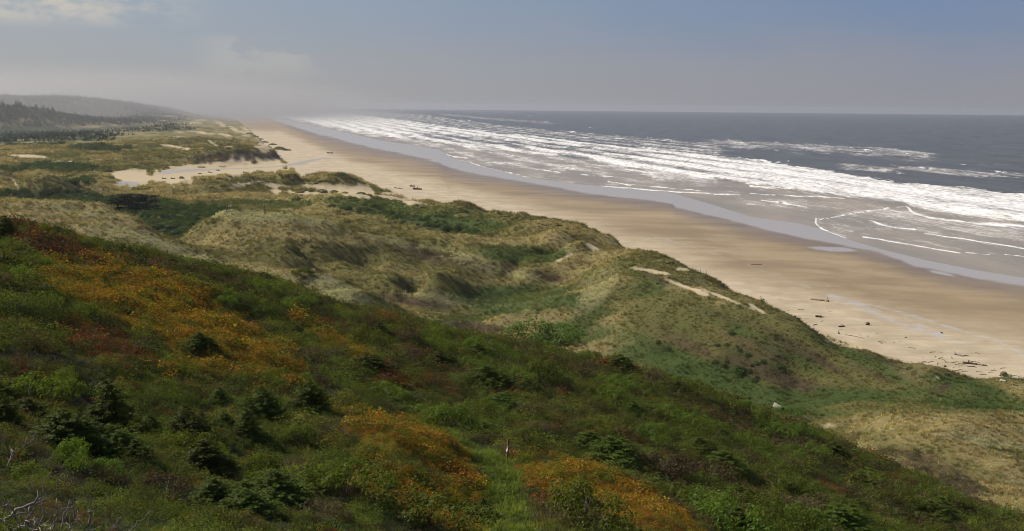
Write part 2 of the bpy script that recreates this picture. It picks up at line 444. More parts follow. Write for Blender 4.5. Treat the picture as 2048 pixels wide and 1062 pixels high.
# (kind, u, v, ru, rv, rotation, strength): where each cover grows, read on the photograph and laid on the ground
COVER_D = [
    (PALE, 150, 420, 110, 16, 8, 1.1), (TAN, 200, 470, 170, 30, 20, 1.1), (PALE, 350, 520, 220, 24, 24, 1.2), (PALE, 520, 585, 140, 22, 20, 1.25), (PALE, 560, 436, 200, 11, 3, 1.15), (TAN, 640, 470, 210, 22, 6, 1), (PALE, 850, 498, 160, 11, 12, .95), (PALE, 690, 592, 90, 24, 28, 1.35), (TAN, 480, 470, 90, 18, 0, .9),
    (PALE, 300, 500, 260, 26, 20, .9), (PALE, 640, 590, 130, 20, 22, .9), (PALE, 900, 600, 150, 12, 6, .8), (PALE, 500, 440, 120, 12, 5, .5), (PALE, 960, 530, 170, 9, 14, .7), (PALE, 1190, 585, 26, 60, 48, 1.1), (PALE, 1130, 500, 60, 14, -15, .6),
    (OLIVE, 150, 440, 60, 20, 10, 1), (OLIVE, 560, 500, 170, 30, 10, 1), (OLIVE, 800, 520, 150, 26, 8, .8), (OLIVE, 760, 575, 90, 20, 10, .9), (OLIVE, 1420, 680, 320, 70, 27, 1.1), (OLIVE, 1700, 730, 220, 44, 30, 1.1), (GREEN, 1340, 620, 110, 40, 40, .85), (GREEN, 1550, 690, 160, 30, 28, .8), (BROWN, 1600, 700, 160, 16, 28, .75), (BROWN, 1450, 640, 90, 16, 24, .6), (BROWN, 1750, 750, 70, 12, 24, .7), (OLIVE, 400, 285, 130, 30, 8, 1), (OLIVE, 620, 365, 150, 18, 4, .9),
    (OLIVE, 1150, 480, 60, 22, 12, .9), (OLIVE, 300, 310, 120, 16, 5, .9), (OLIVE, 460, 375, 100, 20, 5, .9), (OLIVE, 90, 365, 70, 18, 0, .8), (OLIVE, 1320, 520, 110, 16, 20, .8), (OLIVE, 1560, 640, 160, 12, 24, .9),
    (GREEN, 1070, 602, 150, 28, 3, 1.9), (GREEN, 1060, 505, 90, 18, 4, 1.8), (GREEN, 1480, 660, 200, 22, 27, .9), (BROWN, 1380, 690, 120, 18, 25, .75), (BROWN, 1520, 740, 140, 20, 22, .8), (DGREEN, 1500, 720, 120, 22, 24, .7), (OLIVE, 1600, 720, 260, 40, 28, 1.0), (GREEN, 1720, 720, 160, 18, 27, .8), (GREEN, 1280, 600, 70, 60, 60, .8), (GREEN, 1150, 660, 140, 28, -20, 1.5), (GREEN, 1225, 672, 75, 60, 20, 1.9), (OLIVE, 1260, 640, 60, 50, 0, 1.0), (GREEN, 1400, 740, 220, 40, 22, .8), (GREEN, 1560, 800, 200, 30, 8, 1.1), (GREEN, 1840, 800, 260, 26, 4, 1.1), (GREEN, 1960, 780, 120, 18, 14, .9), (GREEN, 1700, 820, 120, 16, 0, .9),
    (GREEN, 820, 425, 170, 22, 9, 1.2), (GREEN, 700, 405, 100, 13, 4, 1.1), (GREEN, 560, 408, 130, 10, 2, 1), (GREEN, 970, 450, 120, 14, 14, 1), (GREEN, 720, 590, 60, 9, 5, .5), (GREEN, 880, 640, 110, 14, 0, .9), (GREEN, 210, 487, 40, 8, -10, .8), (GREEN, 1250, 530, 60, 16, 30, .7), (GREEN, 100, 320, 120, 16, 0, .7), (GREEN, 250, 345, 90, 8, 0, .7),
    (DGREEN, 340, 440, 80, 34, 8, 1.4), (DGREEN, 420, 424, 70, 12, 4, 1.3), (DGREEN, 240, 402, 110, 9, 2, 1.2), (DGREEN, 90, 396, 130, 14, 2, 1.3), (DGREEN, 20, 420, 70, 26, 0, 1.3), (DGREEN, 60, 268, 190, 20, 0, 1.5), (DGREEN, 210, 298, 70, 8, 2, .9), (DGREEN, 130, 335, 90, 10, 2, .9), (DGREEN, 170, 362, 60, 10, 4, 1), (DGREEN, 860, 445, 110, 12, 12, 1.1), (DGREEN, 740, 420, 90, 10, 6, .9), (DGREEN, 300, 258, 120, 8, 0, 1), (DGREEN, 20, 345, 60, 10, 0, .7),
    (DGREEN, 1480, 740, 90, 26, 20, .6), (DGREEN, 1330, 700, 90, 20, 20, .4), (DGREEN, 80, 220, 400, 22, 0, 2), (DGREEN, 150, 450, 20, 6, 0, .3), (DGREEN, 570, 300, 14, 5, 0, .2),
    (BROWN, 830, 602, 80, 11, 8, 1.3), (BROWN, 950, 655, 70, 12, 8, 1.2), (BROWN, 610, 545, 70, 9, 10, .8), (BROWN, 900, 522, 90, 14, 10, 1), (BROWN, 830, 505, 70, 10, 10, .7), (BROWN, 1090, 552, 80, 9, 10, .9), (BROWN, 1010, 475, 70, 7, 8, .8), (BROWN, 1880, 960, 130, 45, 20, 1.1), (BROWN, 1500, 690, 110, 24, 20, .7), (BROWN, 1600, 770, 60, 14, 0, .5), (BROWN, 420, 318, 60, 5, 5, .6), (BROWN, 400, 510, 60, 7, 10, .5), (BROWN, 1880, 780, 30, 8, -25, 1), (BROWN, 1310, 555, 40, 5, 22, .6),
    (TAN, 1850, 860, 210, 40, 8, .8), (TAN, 1980, 920, 120, 40, 14, .7), (OLIVE, 1800, 880, 150, 26, 10, .9), (BROWN, 1720, 875, 60, 14, 10, .6), (OLIVE, 1950, 945, 120, 30, 14, .8), (PALE, 1980, 885, 130, 14, 10, .8), (BROWN, 1960, 850, 40, 8, 0, .7), (TAN, 100, 300, 60, 7, 0, .5), (TAN, 330, 390, 130, 9, 3, 1.1),
    (SAND, 700, 381, 90, 10, 6, 2), (SAND, 600, 386, 60, 7, 4, 1.7), (SAND, 780, 396, 60, 6, 10, 2), (SAND, 560, 372, 40, 5, 6, 1.4), (SAND, 500, 366, 34, 3, -8, 1.2), (SAND, 640, 372, 70, 6, 0, 1.4), (SAND, 1300, 542, 34, 4, 10, 1.5), (SAND, 1380, 577, 48, 4.5, 20, 1.9), (SAND, 1450, 596, 50, 3.6, 22, 1.7), (SAND, 1367, 539, 14, 4, 5, 1.8), (SAND, 1515, 618, 30, 3, 30, 1.8),
    (SAND, 1138, 511, 20, 3, -25, 1.6), (SAND, 1184, 494, 14, 5, 25, 1.6), (SAND, 1001, 480, 8, 4, 0, 1.2), (SAND, 350, 294, 34, 3.2, 8, 2), (SAND, 385, 246, 18, 2, 0, 1.8), (SAND, 405, 266, 26, 2.6, 8, 1.8), (SAND, 358, 274, 16, 1.6, 0, 1.5), (SAND, 330, 278, 12, 1.6, 0, 1.4), (SAND, 425, 287, 12, 3, 30, 1.4), (SAND, 452, 294, 12, 2, 0, 1.4), (SAND, 452, 270, 16, 2, 8, 1.5), (SAND, 402, 240, 14, 1.6, 0, 1.4), (SAND, 440, 247, 12, 4, 30, 1.3), (SAND, 470, 259, 14, 4, 30, 1.4), (SAND, 360, 264, 12, 2, 0, 1.3),
    (SAND, 60, 313, 44, 3, 3, 1.8), (SAND, 150, 327, 55, 4, 5, 1.7), (SAND, 28, 362, 16, 2, 60, 1.2), (SAND, 400, 344, 190, 9, -2, 3), (SAND, 300, 356, 80, 9, 4, 3), (SAND, 262, 369, 40, 6, 0, 2.5), (SAND, 440, 328, 90, 6, -4, 2.2), (SAND, 520, 321, 50, 7, 8, 2.0), (BROWN, 430, 314, 80, 5, -4, 1.5), (BROWN, 505, 308, 50, 6, 8, 1.7), (BROWN, 420, 323, 10, 7, 65, 2.3), (BROWN, 446, 319, 9, 8, 70, 2.3), (BROWN, 474, 317, 10, 9, 60, 2.4), (BROWN, 498, 316, 8, 9, 55, 2.4), (BROWN, 520, 313, 9, 8, 50, 2.4), (BROWN, 542, 312, 10, 7, 45, 2.4), (BROWN, 462, 326, 6, 6, 60, 2.2), (BROWN, 508, 323, 7, 6, 60, 2.2), (BROWN, 395, 320, 12, 6, 50, 2.2), (OLIVE, 450, 300, 100, 7, 0, 1.3), (SAND, 540, 330, 60, 6, 0, 2), (SAND, 525, 290, 16, 20, 30, 1.6), (SAND, 495, 262, 14, 14, 30, 1.4), (SAND, 250, 350, 40, 3, 0, 1), (SAND, 1870, 756, 10, 3, 0, 1.6), (SAND, 1650, 681, 14, 3, 25, 1.4), (SAND, 1658, 851, 14, 4, 0, .8), (SAND, 110, 325, 60, 3, 0, 1.2), (SAND, 480, 372, 20, 3, 0, 1), (SAND, 330, 240, 30, 1.5, 0, 1)]
COVER_H = [
    (ORANGE, 300, 612, 230, 58, 22, 1.5), (ORANGE, 420, 675, 190, 58, 28, 1.5), (ORANGE, 540, 725, 100, 38, 30, 1.2), (ORANGE, 170, 585, 110, 34, 20, 1.1), (ORANGE, 680, 692, 80, 18, 30, 1.1), (ORANGE, 380, 740, 80, 20, 10, .9), (ORANGE, 800, 880, 140, 28, 20, 1.6), (ORANGE, 900, 930, 120, 40, 38, 1.6), (ORANGE, 960, 985, 50, 26, 50, 1.2), (ORANGE, 1180, 985, 170, 46, 18, 1.8), (ORANGE, 1290, 1035, 130, 36, 20, 1.8), (ORANGE, 1110, 950, 60, 20, 20, 1.1), (ORANGE, 720, 900, 90, 20, 10, .5), (ORANGE, 850, 1000, 170, 40, 20, 1.0), (ORANGE, 620, 660, 60, 14, 30, .6), (ORANGE, 100, 1010, 60, 16, 0, .4), (ORANGE, 1200, 880, 60, 10, 20, .3),
    (RUST, 110, 505, 130, 24, 24, 1.2), (RUST, 40, 475, 60, 14, 20, 1), (RUST, 190, 690, 120, 34, 18, 1.1), (RUST, 280, 540, 90, 12, 15, .8), (RUST, 40, 760, 50, 16, 0, .7), (RUST, 850, 950, 60, 14, 30, .5),
    (HEATH, 400, 560, 150, 20, 14, 1.3), (HEATH, 320, 535, 80, 10, 12, 1), (HEATH, 960, 745, 130, 26, 16, .9), (HEATH, 1150, 740, 130, 18, 14, .8), (HEATH, 1440, 840, 130, 26, 22, 1.2), (HEATH, 1600, 900, 120, 24, 22, 1), (HEATH, 100, 860, 120, 20, 0, .6), (HEATH, 660, 830, 60, 14, 10, 1), (HEATH, 300, 930, 120, 18, 0, .7), (HEATH, 1350, 960, 150, 30, 28, .7), (HEATH, 1560, 1000, 200, 40, 26, .5), (HEATH, 260, 560, 50, 10, 10, .8), (HEATH, 1750, 1000, 120, 36, 26, .6), (HEATH, 480, 960, 90, 14, 0, .4),
    (LEAF, 640, 910, 110, 34, 14, 1), (LEAF, 300, 1010, 300, 50, 4, .8), (LEAF, 700, 1030, 160, 30, 4, 1), (LEAF, 60, 620, 60, 40, 10, .8), (LEAF, 460, 610, 90, 14, 24, .6), (LEAF, 560, 590, 70, 14, 14, .9), (LEAF, 430, 573, 50, 10, 10, .6), (LEAF, 60, 450, 60, 8, 14, .6), (LEAF, 960, 840, 34, 9, 0, 1.2), (LEAF, 90, 540, 60, 10, 24, .9), (LEAF, 300, 520, 30, 6, 5, .8), (LEAF, 900, 1040, 120, 22, 10, .6), (LEAF, 1560, 826, 40, 8, 0, 1.2),
    (GRASS, 1018, 1045, 50, 46, 0, 6), (GRASS, 1008, 985, 46, 40, 10, 6), (GRASS, 985, 935, 52, 30, 30, 6), (GRASS, 930, 893, 60, 15, 26, 4), (GRASS, 870, 868, 50, 9, 20, 1.2), (GRASS, 1045, 1075, 40, 40, 30, 2), (GRASS, 1380, 880, 100, 20, 24, .5), (GRASS, 1480, 950, 120, 18, 24, .6), (GRASS, 1680, 960, 130, 22, 24, .7), (GRASS, 1760, 1035, 120, 20, 24, .7), (GRASS, 900, 730, 90, 12, 20, .6), (GRASS, 660, 740, 40, 30, 50, .7), (GRASS, 200, 860, 60, 8, 0, .6), (GRASS, 1450, 900, 60, 10, 24, .5),
    (SOIL_SHADE, 655, 785, 16, 22, 10, 1.4), (SOIL_SHADE, 625, 745, 20, 12, 40, 1.5), (SOIL_SHADE, 590, 712, 16, 8, 30, 1.2), (SOIL_SHADE, 895, 730, 36, 6, 10, 1.6), (SOIL_SHADE, 1560, 845, 46, 5, 24, 1.5), (SOIL_SHADE, 160, 806, 40, 10, -10, 1.2)]  # last patch: a shadow pocket painted as dark ground


def cover(u, v, x, y, table, base):
    """weights of every kind at points; ragged edges from noise in the place itself"""
    w = np.zeros((len(u), len(KCOL)))
    d = np.hypot(x, y)
    sc = np.where(d > 250, .03, np.where(d > 130, .09, .35))
    n1 = np.zeros(len(u)); n2 = np.zeros(len(u))
    for s_ in (.03, .09, .35):
        k = sc == s_
        if k.any(): n1[k] = fbm(x[k] * s_, y[k] * s_, 4, 51); n2[k] = fbm(x[k] * s_ * .6 + 40, y[k] * s_ * .6, 3, 77)
    for b, bw in base: w[:, b] += bw * (1 + 1.3 * (n2 if b % 2 else -n2) + .8 * (n1 if b in (TAN, GREEN, HEATH) else -n1))
    for i, (k, cu, cv, ru, rv, rot, st) in enumerate(table):
        gate = True
        if table is COVER_D and cu < 1000:
            if k in (GREEN, DGREEN) and 380 < cv < 456: gate = d > 400
            elif k == SAND and 355 < cv < 402: gate = d > 430
            elif k in (PALE, TAN, OLIVE, BROWN) and cv >= 402: gate = d < 400
        near = gate & (np.abs(u - cu) < 2.2 * max(ru, rv)) & (np.abs(v - cv) < 2.2 * max(ru, rv))
        if not near.any(): continue
        a = math.radians(rot); du = u[near] - cu; dv = v[near] - cv
        q = np.hypot((du * math.cos(a) + dv * math.sin(a)) / ru, (-du * math.sin(a) + dv * math.cos(a)) / rv)
        if k == SAND: q = q + .8 * fbm(x[near] * .3 * np.clip(300 / d[near], .2, 2), y[near] * .3 * np.clip(300 / d[near], .2, 2), 3, 57)
        w[near, k] = np.maximum(w[near, k], st * 1.25 * (1 - sstep(.35, 1.35, q + .55 * n1[near])))
    if table is COVER_D:
        rl = relief(x, y); up_ = np.clip(1 + .5 * rl, .3, 1.6); dn_ = np.clip(1 - .6 * rl, .3, 1.9)
        w[:, TAN] *= 1 - .65 * sstep(1200, 1320, u) * sstep(850, 815, v + 22 * n1 + 14 * n2) * (1 - sstep(640, 560, v) * .5)
        fr = sstep(1230, 1330, u) * sstep(850, 815, v + 22 * n1); w[:, BROWN] *= 1 + .9 * fr; w[:, GREEN] = w[:, GREEN] * (1 + .4 * fr) + .08 * fr; w[:, OLIVE] *= 1 + .05 * fr; w[:, DGREEN] = w[:, DGREEN] * (1 + .8 * fr) + fr * np.clip(.75 * n1 + .55 * n2, 0, 1)
        for k in (TAN, PALE): w[:, k] *= up_
        for k in (BROWN, GREEN): w[:, k] *= dn_
    w = np.maximum(w, 0) ** (3.4 if table is COVER_D else 2.4) + 1e-5
    return w / w.sum(1, keepdims=True)


BASE_D = [(TAN, .66), (OLIVE, .52), (BROWN, .2), (GREEN, .2)]
BASE_H = [(LEAF, .5), (HEATH, .46), (GRASS, .26), (RUST, .14)]

# ------------------------------------------------------------------ terrain sheets
V = np.stack([GX, GY, GZ], -1).reshape(-1, 3)
pu, pv = PU.ravel(), PV.ravel(); gx, gy = GX.ravel(), GY.ravel()
cD = cover(pu, pv, gx, gy, COVER_D, BASE_D); cH = cover(pu, pv, gx, gy, COVER_H, BASE_H)
colD = cD @ KCOL * .72; colD += (cD[:, SAND] ** 1.0 * .28)[:, None] * KCOL[SAND]
colH = cH @ KCOL * .34
hillw = 1 - sstep(-3, 9, (DD - DB).ravel())
colL = colH * hillw[:, None] + colD * (1 - hillw[:, None])
sandw = cD[:, SAND] * (1 - hillw)
near_toe = 1 - sstep(0, 5, LANDT.ravel() + 2.5 * fbm(gx / 5, gy / 5, 3, 43))
sandw = np.maximum(sandw, near_toe * (1 - hillw)); colL = colL * (1 - near_toe * (1 - hillw))[:, None] + (near_toe * (1 - hillw))[:, None] * KCOL[SAND]

# beach: how wet, where the sky-reflecting film lies, trickles
n_a = fbm(gx / 40, gy / 40, 4, 61); n_b = fbm(gx / 9, gy / 9, 3, 67)
l1m = (DL1.ravel() - DD.ravel()) * srel(TH.ravel()) + 2.2 * n_a * np.clip(DD.ravel() / 500, .5, 4) + .6 * n_b      # metres landward of the film
ub = np.array([560, 700, 900, 1100, 1300, 1500, 1800, 2048, 2400.]); vb = np.array([262, 320, 372, 425, 478, 548, 640, 690, 800.])
dryv = pv - np.interp(pu, ub, vb)
dry = sstep(-.10, .10, dryv / np.maximum(np.interp(pu, ub, vb) - 205, 20) + .07 * n_a)
film = (1 - sstep(-3.5, 1.6, l1m + 1.4 * n_b))
pool = np.zeros_like(film)
for (cu, cv, ru, rv, rot) in [(1665, 498, 40, 4, 4), (1890, 548, 34, 3, 12), (1410, 424, 30, 2, 14)]:
    a = math.radians(rot); q = np.hypot(((pu - cu) * math.cos(a) + (pv - cv) * math.sin(a)) / ru, (-(pu - cu) * math.sin(a) + (pv - cv) * math.cos(a)) / rv)
    pool = np.maximum(pool, 1 - sstep(.7, 1.2, q + .5 * n_b))
film = np.maximum(film, pool)
wet = 1 - sstep(0, 1, l1m / (38 + 26 * n_a + 5 * n_b))


def polyline(pu, pv, pts, wid):
    """soft stroke along photo points"""
    out = np.full(pu.shape, 9.)
    for (a, b), (c, d) in zip(pts[:-1], pts[1:]):
        k = np.where((pu > min(a, c) - 30) & (pu < max(a, c) + 30) & (pv > min(b, d) - 30) & (pv < max(b, d) + 30))[0]
        if not len(k): continue
        t = np.clip(((pu[k] - a) * (c - a) + (pv[k] - b) * (d - b)) / ((c - a) ** 2 + (d - b) ** 2), 0, 1)
        q = np.hypot(pu[k] - a - t * (c - a), (pv[k] - b - t * (d - b)) * 1.0) / wid
        out[k] = np.minimum(out[k], q)
    return np.clip(1 - out, 0, 1)


rill = np.zeros(len(pu))
ju = pu + 8 * n_b; jv = pv + 4 * n_b + 3 * fbm(gx / 4, gy / 4, 2, 91)
for pts, wd, st in [([(1430, 508), (1500, 532), (1560, 556), (1620, 575)], 4, .5), ([(1660, 593), (1720, 612), (1790, 642), (1850, 662), (1880, 668)], 9, 1), ([(1700, 604), (1770, 617), (1830, 632), (1870, 646), (1950, 668), (1990, 680), (2015, 693), (2060, 716)], 4, .8), ([(1815, 626), (1805, 634), (1830, 645), (1870, 664)], 3, .8),
                    ([(1880, 672), (1940, 690), (2000, 700), (2060, 712)], 4, .6), ([(1540, 545), (1600, 560), (1660, 572)], 3, .35), ([(1300, 470), (1400, 498), (1440, 512)], 3, .4)]:
    rill = np.maximum(rill, st * polyline(ju, jv, pts, wd) * (.55 + .9 * n_a + .4 * n_b))
rill = np.clip(rill * (.25 + 1.2 * sstep(-.15, .25, fbm(gx / 3.5, gy / 2.2, 3, 97))), 0, 1)

mat_l, g, b = mat('land')
tc = g.add('ShaderNodeNewGeometry').outputs['Position']
base = g.attr('cov').outputs['Color']; sw = g.attr('sandy').outputs['Fac']
nz = g.noise(tc, 1.6, 6, .65); nz2 = g.noise(g.mapping(tc, (1, .45, 1)), 7., 3)
mult = g.math('MULTIPLY_ADD', nz, .9, .2); mult = g.math('MULTIPLY_ADD', nz2, .7, mult)
ms = g.math('ADD', g.math('MULTIPLY', g.math('SUBTRACT', mult, 1.0), g.math('MULTIPLY_ADD', sw, -.82, 1.0)), 1.0)
c = g.mix(1.0, base, g.add('ShaderNodeCombineColor', {0: ms, 1: ms, 2: ms}).outputs[0], 'MULTIPLY')
g.put(b.inputs['Base Color'], c); b.inputs['Roughness'].default_value = .95; b.inputs['Specular IOR Level'].default_value = .1
bp = g.add('ShaderNodeBump', {'Height': g.noise(tc, 2.2, 5, .7), 'Strength': g.math('MULTIPLY_ADD', sw, -.6, .8), 'Distance': .5}); g.put(b.inputs['Normal'], bp.outputs[0])

mat_b, g, b = mat('beach_sand')
tc = g.add('ShaderNodeNewGeometry').outputs['Position']
dr = g.attr('dry').outputs['Fac']; fi = g.attr('film').outputs['Fac']; ri = g.attr('rill').outputs['Fac']
st1 = g.noise(g.mapping(tc, (.10, .42, 1), (0, 0, .12)), 1., 5, .62)          # wind streaks across the dry sand
st2 = g.noise(g.mapping(tc, (.012, .05, 1), (0, 0, .1)), 1., 4, .6)
fine = g.noise(tc, 1.3, 5, .7)
drys = g.math('ADD', dr, g.math('MULTIPLY', g.math('SUBTRACT', st2, .5), .9), clamp=True)
st1 = g.math('MULTIPLY_ADD', g.noise(tc, .12, 5, .6), .72, g.math('MULTIPLY', st1, .28))
pale = g.mix(g.ramp(st1, .34, .66), (.38, .305, .20), (.50, .41, .28))
damp = g.mix(g.ramp(st2, .35, .65), (.25, .18, .10), (.32, .237, .135))
c = g.mix(drys, damp, pale)
st3 = g.noise(g.mapping(tc, (.045, .35, 1), (0, 0, .06)), 1., 4, .7)
c = g.mix(g.math('MULTIPLY', g.math('MULTIPLY', g.ramp(st3, .50, .66), g.ramp(g.noise(tc, .02, 3), .42, .6)), g.math('MULTIPLY', drys, .6)), c, (.27, .215, .155))
c = g.mix(g.math('MULTIPLY', fine, .5), c, g.mix(1.0, c, (.75, .74, .73), 'MULTIPLY'))
spk = g.noise(tc, .9, 8, .75)
c = g.mix(g.math('MULTIPLY', g.ramp(spk, .66, .72), g.math('MULTIPLY', dr, .55)), c, (.10, .075, .055))
we = g.attr('wet').outputs['Fac']
c = g.mix(g.math('MULTIPLY', we, .85), c, g.mix(1.0, c, (.70, .66, .62), 'MULTIPLY'))
c = g.mix(fi, c, (.36, .315, .27)); c = g.mix(g.math('MULTIPLY', ri, .8), c, (.42, .39, .37))
g.put(b.inputs['Base Color'], c)
wetr = g.math('MULTIPLY_ADD', we, -.32, g.math('MULTIPLY_ADD', dr, .25, .62))
ro = g.add('ShaderNodeMix', {0: g.math('MAXIMUM', fi, g.math('MULTIPLY', ri, .6)), 2: wetr, 3: .24}); g.put(b.inputs['Roughness'], ro.outputs[0])
sp = g.add('ShaderNodeMix', {0: fi, 2: .22, 3: .30}); g.put(b.inputs['Specular IOR Level'], sp.outputs[0])
bp = g.add('ShaderNodeBump', {'Height': g.math('ADD', st1, g.math('MULTIPLY', fine, .5)), 'Strength': g.math('MULTIPLY', g.math('SUBTRACT', 1.0, fi), .35), 'Distance': .4}); g.put(b.inputs['Normal'], bp.outputs[0])

FC = grid_faces(NT, NL)[:, ::-1]
fb = DB.ravel()[FC].mean(1)
fd = DD.ravel()[FC].mean(1); fl = LANDT.ravel()[FC].mean(1); fs = SEAT.ravel()[FC].mean(1)
sel_h = (fd < fb); sel_b = (fl <= 0) & ~sel_h & (fs > -140); sel_d = (fl > 0) & ~sel_h
AT = {'cov': colL, 'sandy': sandw, 'dry': dry, 'film': film, 'rill': rill, 'wet': wet}
for nm, sel, m_, ks in (('hillside', sel_h, mat_l, ('cov', 'sandy')), ('beach', sel_b, mat_b, ('dry', 'film', 'rill', 'wet')), ('dunes', sel_d, mat_l, ('cov', 'sandy'))):
    v_, f_, a_ = submesh(V, FC[sel], {k: AT[k] for k in ks})
    link(nm, mesh_np(nm, v_, f_, [m_], attrs=a_), kind='structure')

# ------------------------------------------------------------------ sea
st_ = np.radians(np.concatenate([np.linspace(-180, -24, 40)[:-1], np.linspace(-24, 32, 760), np.linspace(32, 180, 40)[1:]]))
sd_ = H / np.tan(np.linspace(math.atan(H / 15000.), math.atan(H / 150.), 640))[::-1]
sd_ = np.concatenate([[0.5, 60], sd_])
ST, SD = np.meshgrid(st_, sd_, indexing='ij')
SX = np.sin(ST) * SD; SY = np.cos(ST) * SD
su, sv = project(SX, SY, 0 * SX)
off_ = 0
off = np.where(ST < TH0, -999, (SD - L2(ST)) * srel(ST))           # metres out from the water's edge
ca, sa = math.cos(COAST), math.sin(COAST)
along = SX * sa + SY * ca; outw = SX * ca - SY * sa


def between(us, up, us2, lo, soft=3.):
    a = np.interp(su, us, up); b_ = np.interp(su, us2, lo)
    nn = (4.5 * fbm(along / 70, outw / 16, 3, 111) + 3 * fbm(along / 14, outw / 6, 3, 113)) * np.clip((sv - 205) / 100, .25, 1.6)
    s_ = soft * np.clip((sv - 205) / 120, .3, 1.5)
    return sstep(-s_, s_, sv - a + nn) * sstep(-s_, s_, b_ - sv + nn)


def strip(pts, hw):
    p = np.array(pts, float); return between(p[:, 0], p[:, 1] - hw, p[:, 0], p[:, 1] + hw, 2.5) * sstep(p[0, 0] - 30, p[0, 0] + 40, su) * (1 - sstep(p[-1, 0] - 40, p[-1, 0] + 30, su))


foam = .62 * between([530, 560, 700, 850, 1000, 1130, 1300, 1420], [218.5, 218.6, 221.5, 229, 250, 262, 276, 284], [540, 560, 700, 880, 960, 1045, 1240, 1400, 1600, 1810], [232, 236, 266, 298, 322, 340, 352, 368, 388, 412]) * (1 - sstep(1420, 1500, su))
foam = np.maximum(foam, .98 * between([530, 600, 700, 800, 900, 1020, 1080, 1200, 1400, 1500, 1640, 1740, 1800, 1900, 2100], [220.5, 222, 227.5, 239, 254, 267, 274, 287, 306, 318, 337, 354, 365, 375, 387],
                                     [530, 600, 700, 800, 900, 960, 1100, 1180, 1240, 1300, 1400, 1500, 1600, 1700, 1800, 1850, 1950, 2100], [228.5, 240, 262, 276, 288, 297, 311, 318, 337, 350, 359, 371, 384, 395, 404, 424, 439, 450]))
foam -= .30 * between([820, 1000, 1200, 1320], [263, 277, 296, 313], [820, 1000, 1200, 1320], [272, 291, 309, 322]) * sstep(800, 880, su) * (1 - sstep(1250, 1340, su))
for pts, hw, a in [([(1400, 285), (1500, 290), (1640, 295), (1760, 303), (1890, 314)], 8, .56), ([(1560, 305), (1700, 306), (1800, 318), (1900, 322)], 4, .42), ([(1660, 330), (1780, 338), (1900, 344), (2080, 352)], 7, .58), ([(1900, 358), (2080, 366)], 4, .38), ([(700, 218.6), (800, 219.5), (930, 222), (1060, 226)], 1.2, .5), ([(860, 226), (960, 236), (1060, 243), (1130, 248)], 2.5, .52),
                   ([(1640, 448), (1760, 440), (1860, 444), (2080, 470)], 22, .52), ([(1050, 350), (1200, 355), (1320, 362), (1450, 376)], 7, .42), ([(1560, 404), (1700, 412), (1800, 416)], 5, .36), ([(1930, 325), (2080, 335)], 4, .4), ([(900, 318), (1000, 332), (1060, 343)], 5, .40)]:
    foam = np.maximum(foam, a * strip(pts, hw))
rowp = np.sin(2 * math.pi * (outw + 16 * fbm(along / 150, outw / 60, 3, 117)) / 46) + .7 * fbm(along / 55, outw / 9, 3, 119)
rowk = (1 - sstep(1350, 1650, su) * .65) * (.45 + .55 * sstep(620, 900, su))
foam = np.where(foam > .6, foam * (1 - rowk * .34 * sstep(.25, -.6, rowp)), foam)
line = np.zeros_like(foam)
lj = 2.0 * fbm(along / 16, outw / 9, 3, 131)
for pts, wd in [([(1045, 353), (1060, 358), (1080, 363), (1130, 368), (1240, 375), (1320, 381), (1400, 386), (1480, 390)], 2.2), ([(1632, 439), (1630, 445), (1640, 455), (1665, 467), (1690, 477)], 3), ([(1725, 474), (1800, 485), (1880, 500), (1920, 506)], 2.4), ([(1850, 467), (1950, 483), (2060, 499)], 3), ([(1740, 443), (1790, 455), (1830, 459)], 2.5), ([(1812, 413), (1825, 425), (1860, 436), (1950, 448), (2060, 456)], 4),
                ([(1500, 373), (1560, 378), (1640, 383)], 2.5), ([(1500, 387), (1550, 390)], 2), ([(1522, 400), (1557, 405)], 2), ([(1567, 406), (1615, 414)], 2), ([(1570, 391), (1640, 394), (1690, 398)], 1.6), ([(1215, 363), (1262, 371)], 2.2), ([(1300, 373), (1400, 382)], 2), ([(860, 300), (900, 312), (936, 316)], 1.8), ([(700, 250), (760, 268), (800, 276)], 1.5), ([(1640, 440), (1700, 428), (1780, 416), (1810, 414)], 1.4), ([(2010, 509), (2060, 515)], 1.6), ([(1930, 505), (1980, 510)], 1.5), ([(940, 326), (1000, 342), (1040, 350)], 1.4), ([(1070, 338), (1120, 345)], 1.8), ([(1160, 349), (1225, 354)], 1.6)]:
    line = np.maximum(line, polyline(su.ravel() , (sv + lj).ravel(), pts, wd).reshape(su.shape))
shal = between([520, 700, 900, 1100, 1240, 1400, 1600, 1800, 1900, 2100], [224, 256, 286, 306, 328, 348, 374, 392, 416, 440], [0, 3000], [900, 900], 5)
shal = np.maximum(shal, .35 * sstep(.3, .8, foam))
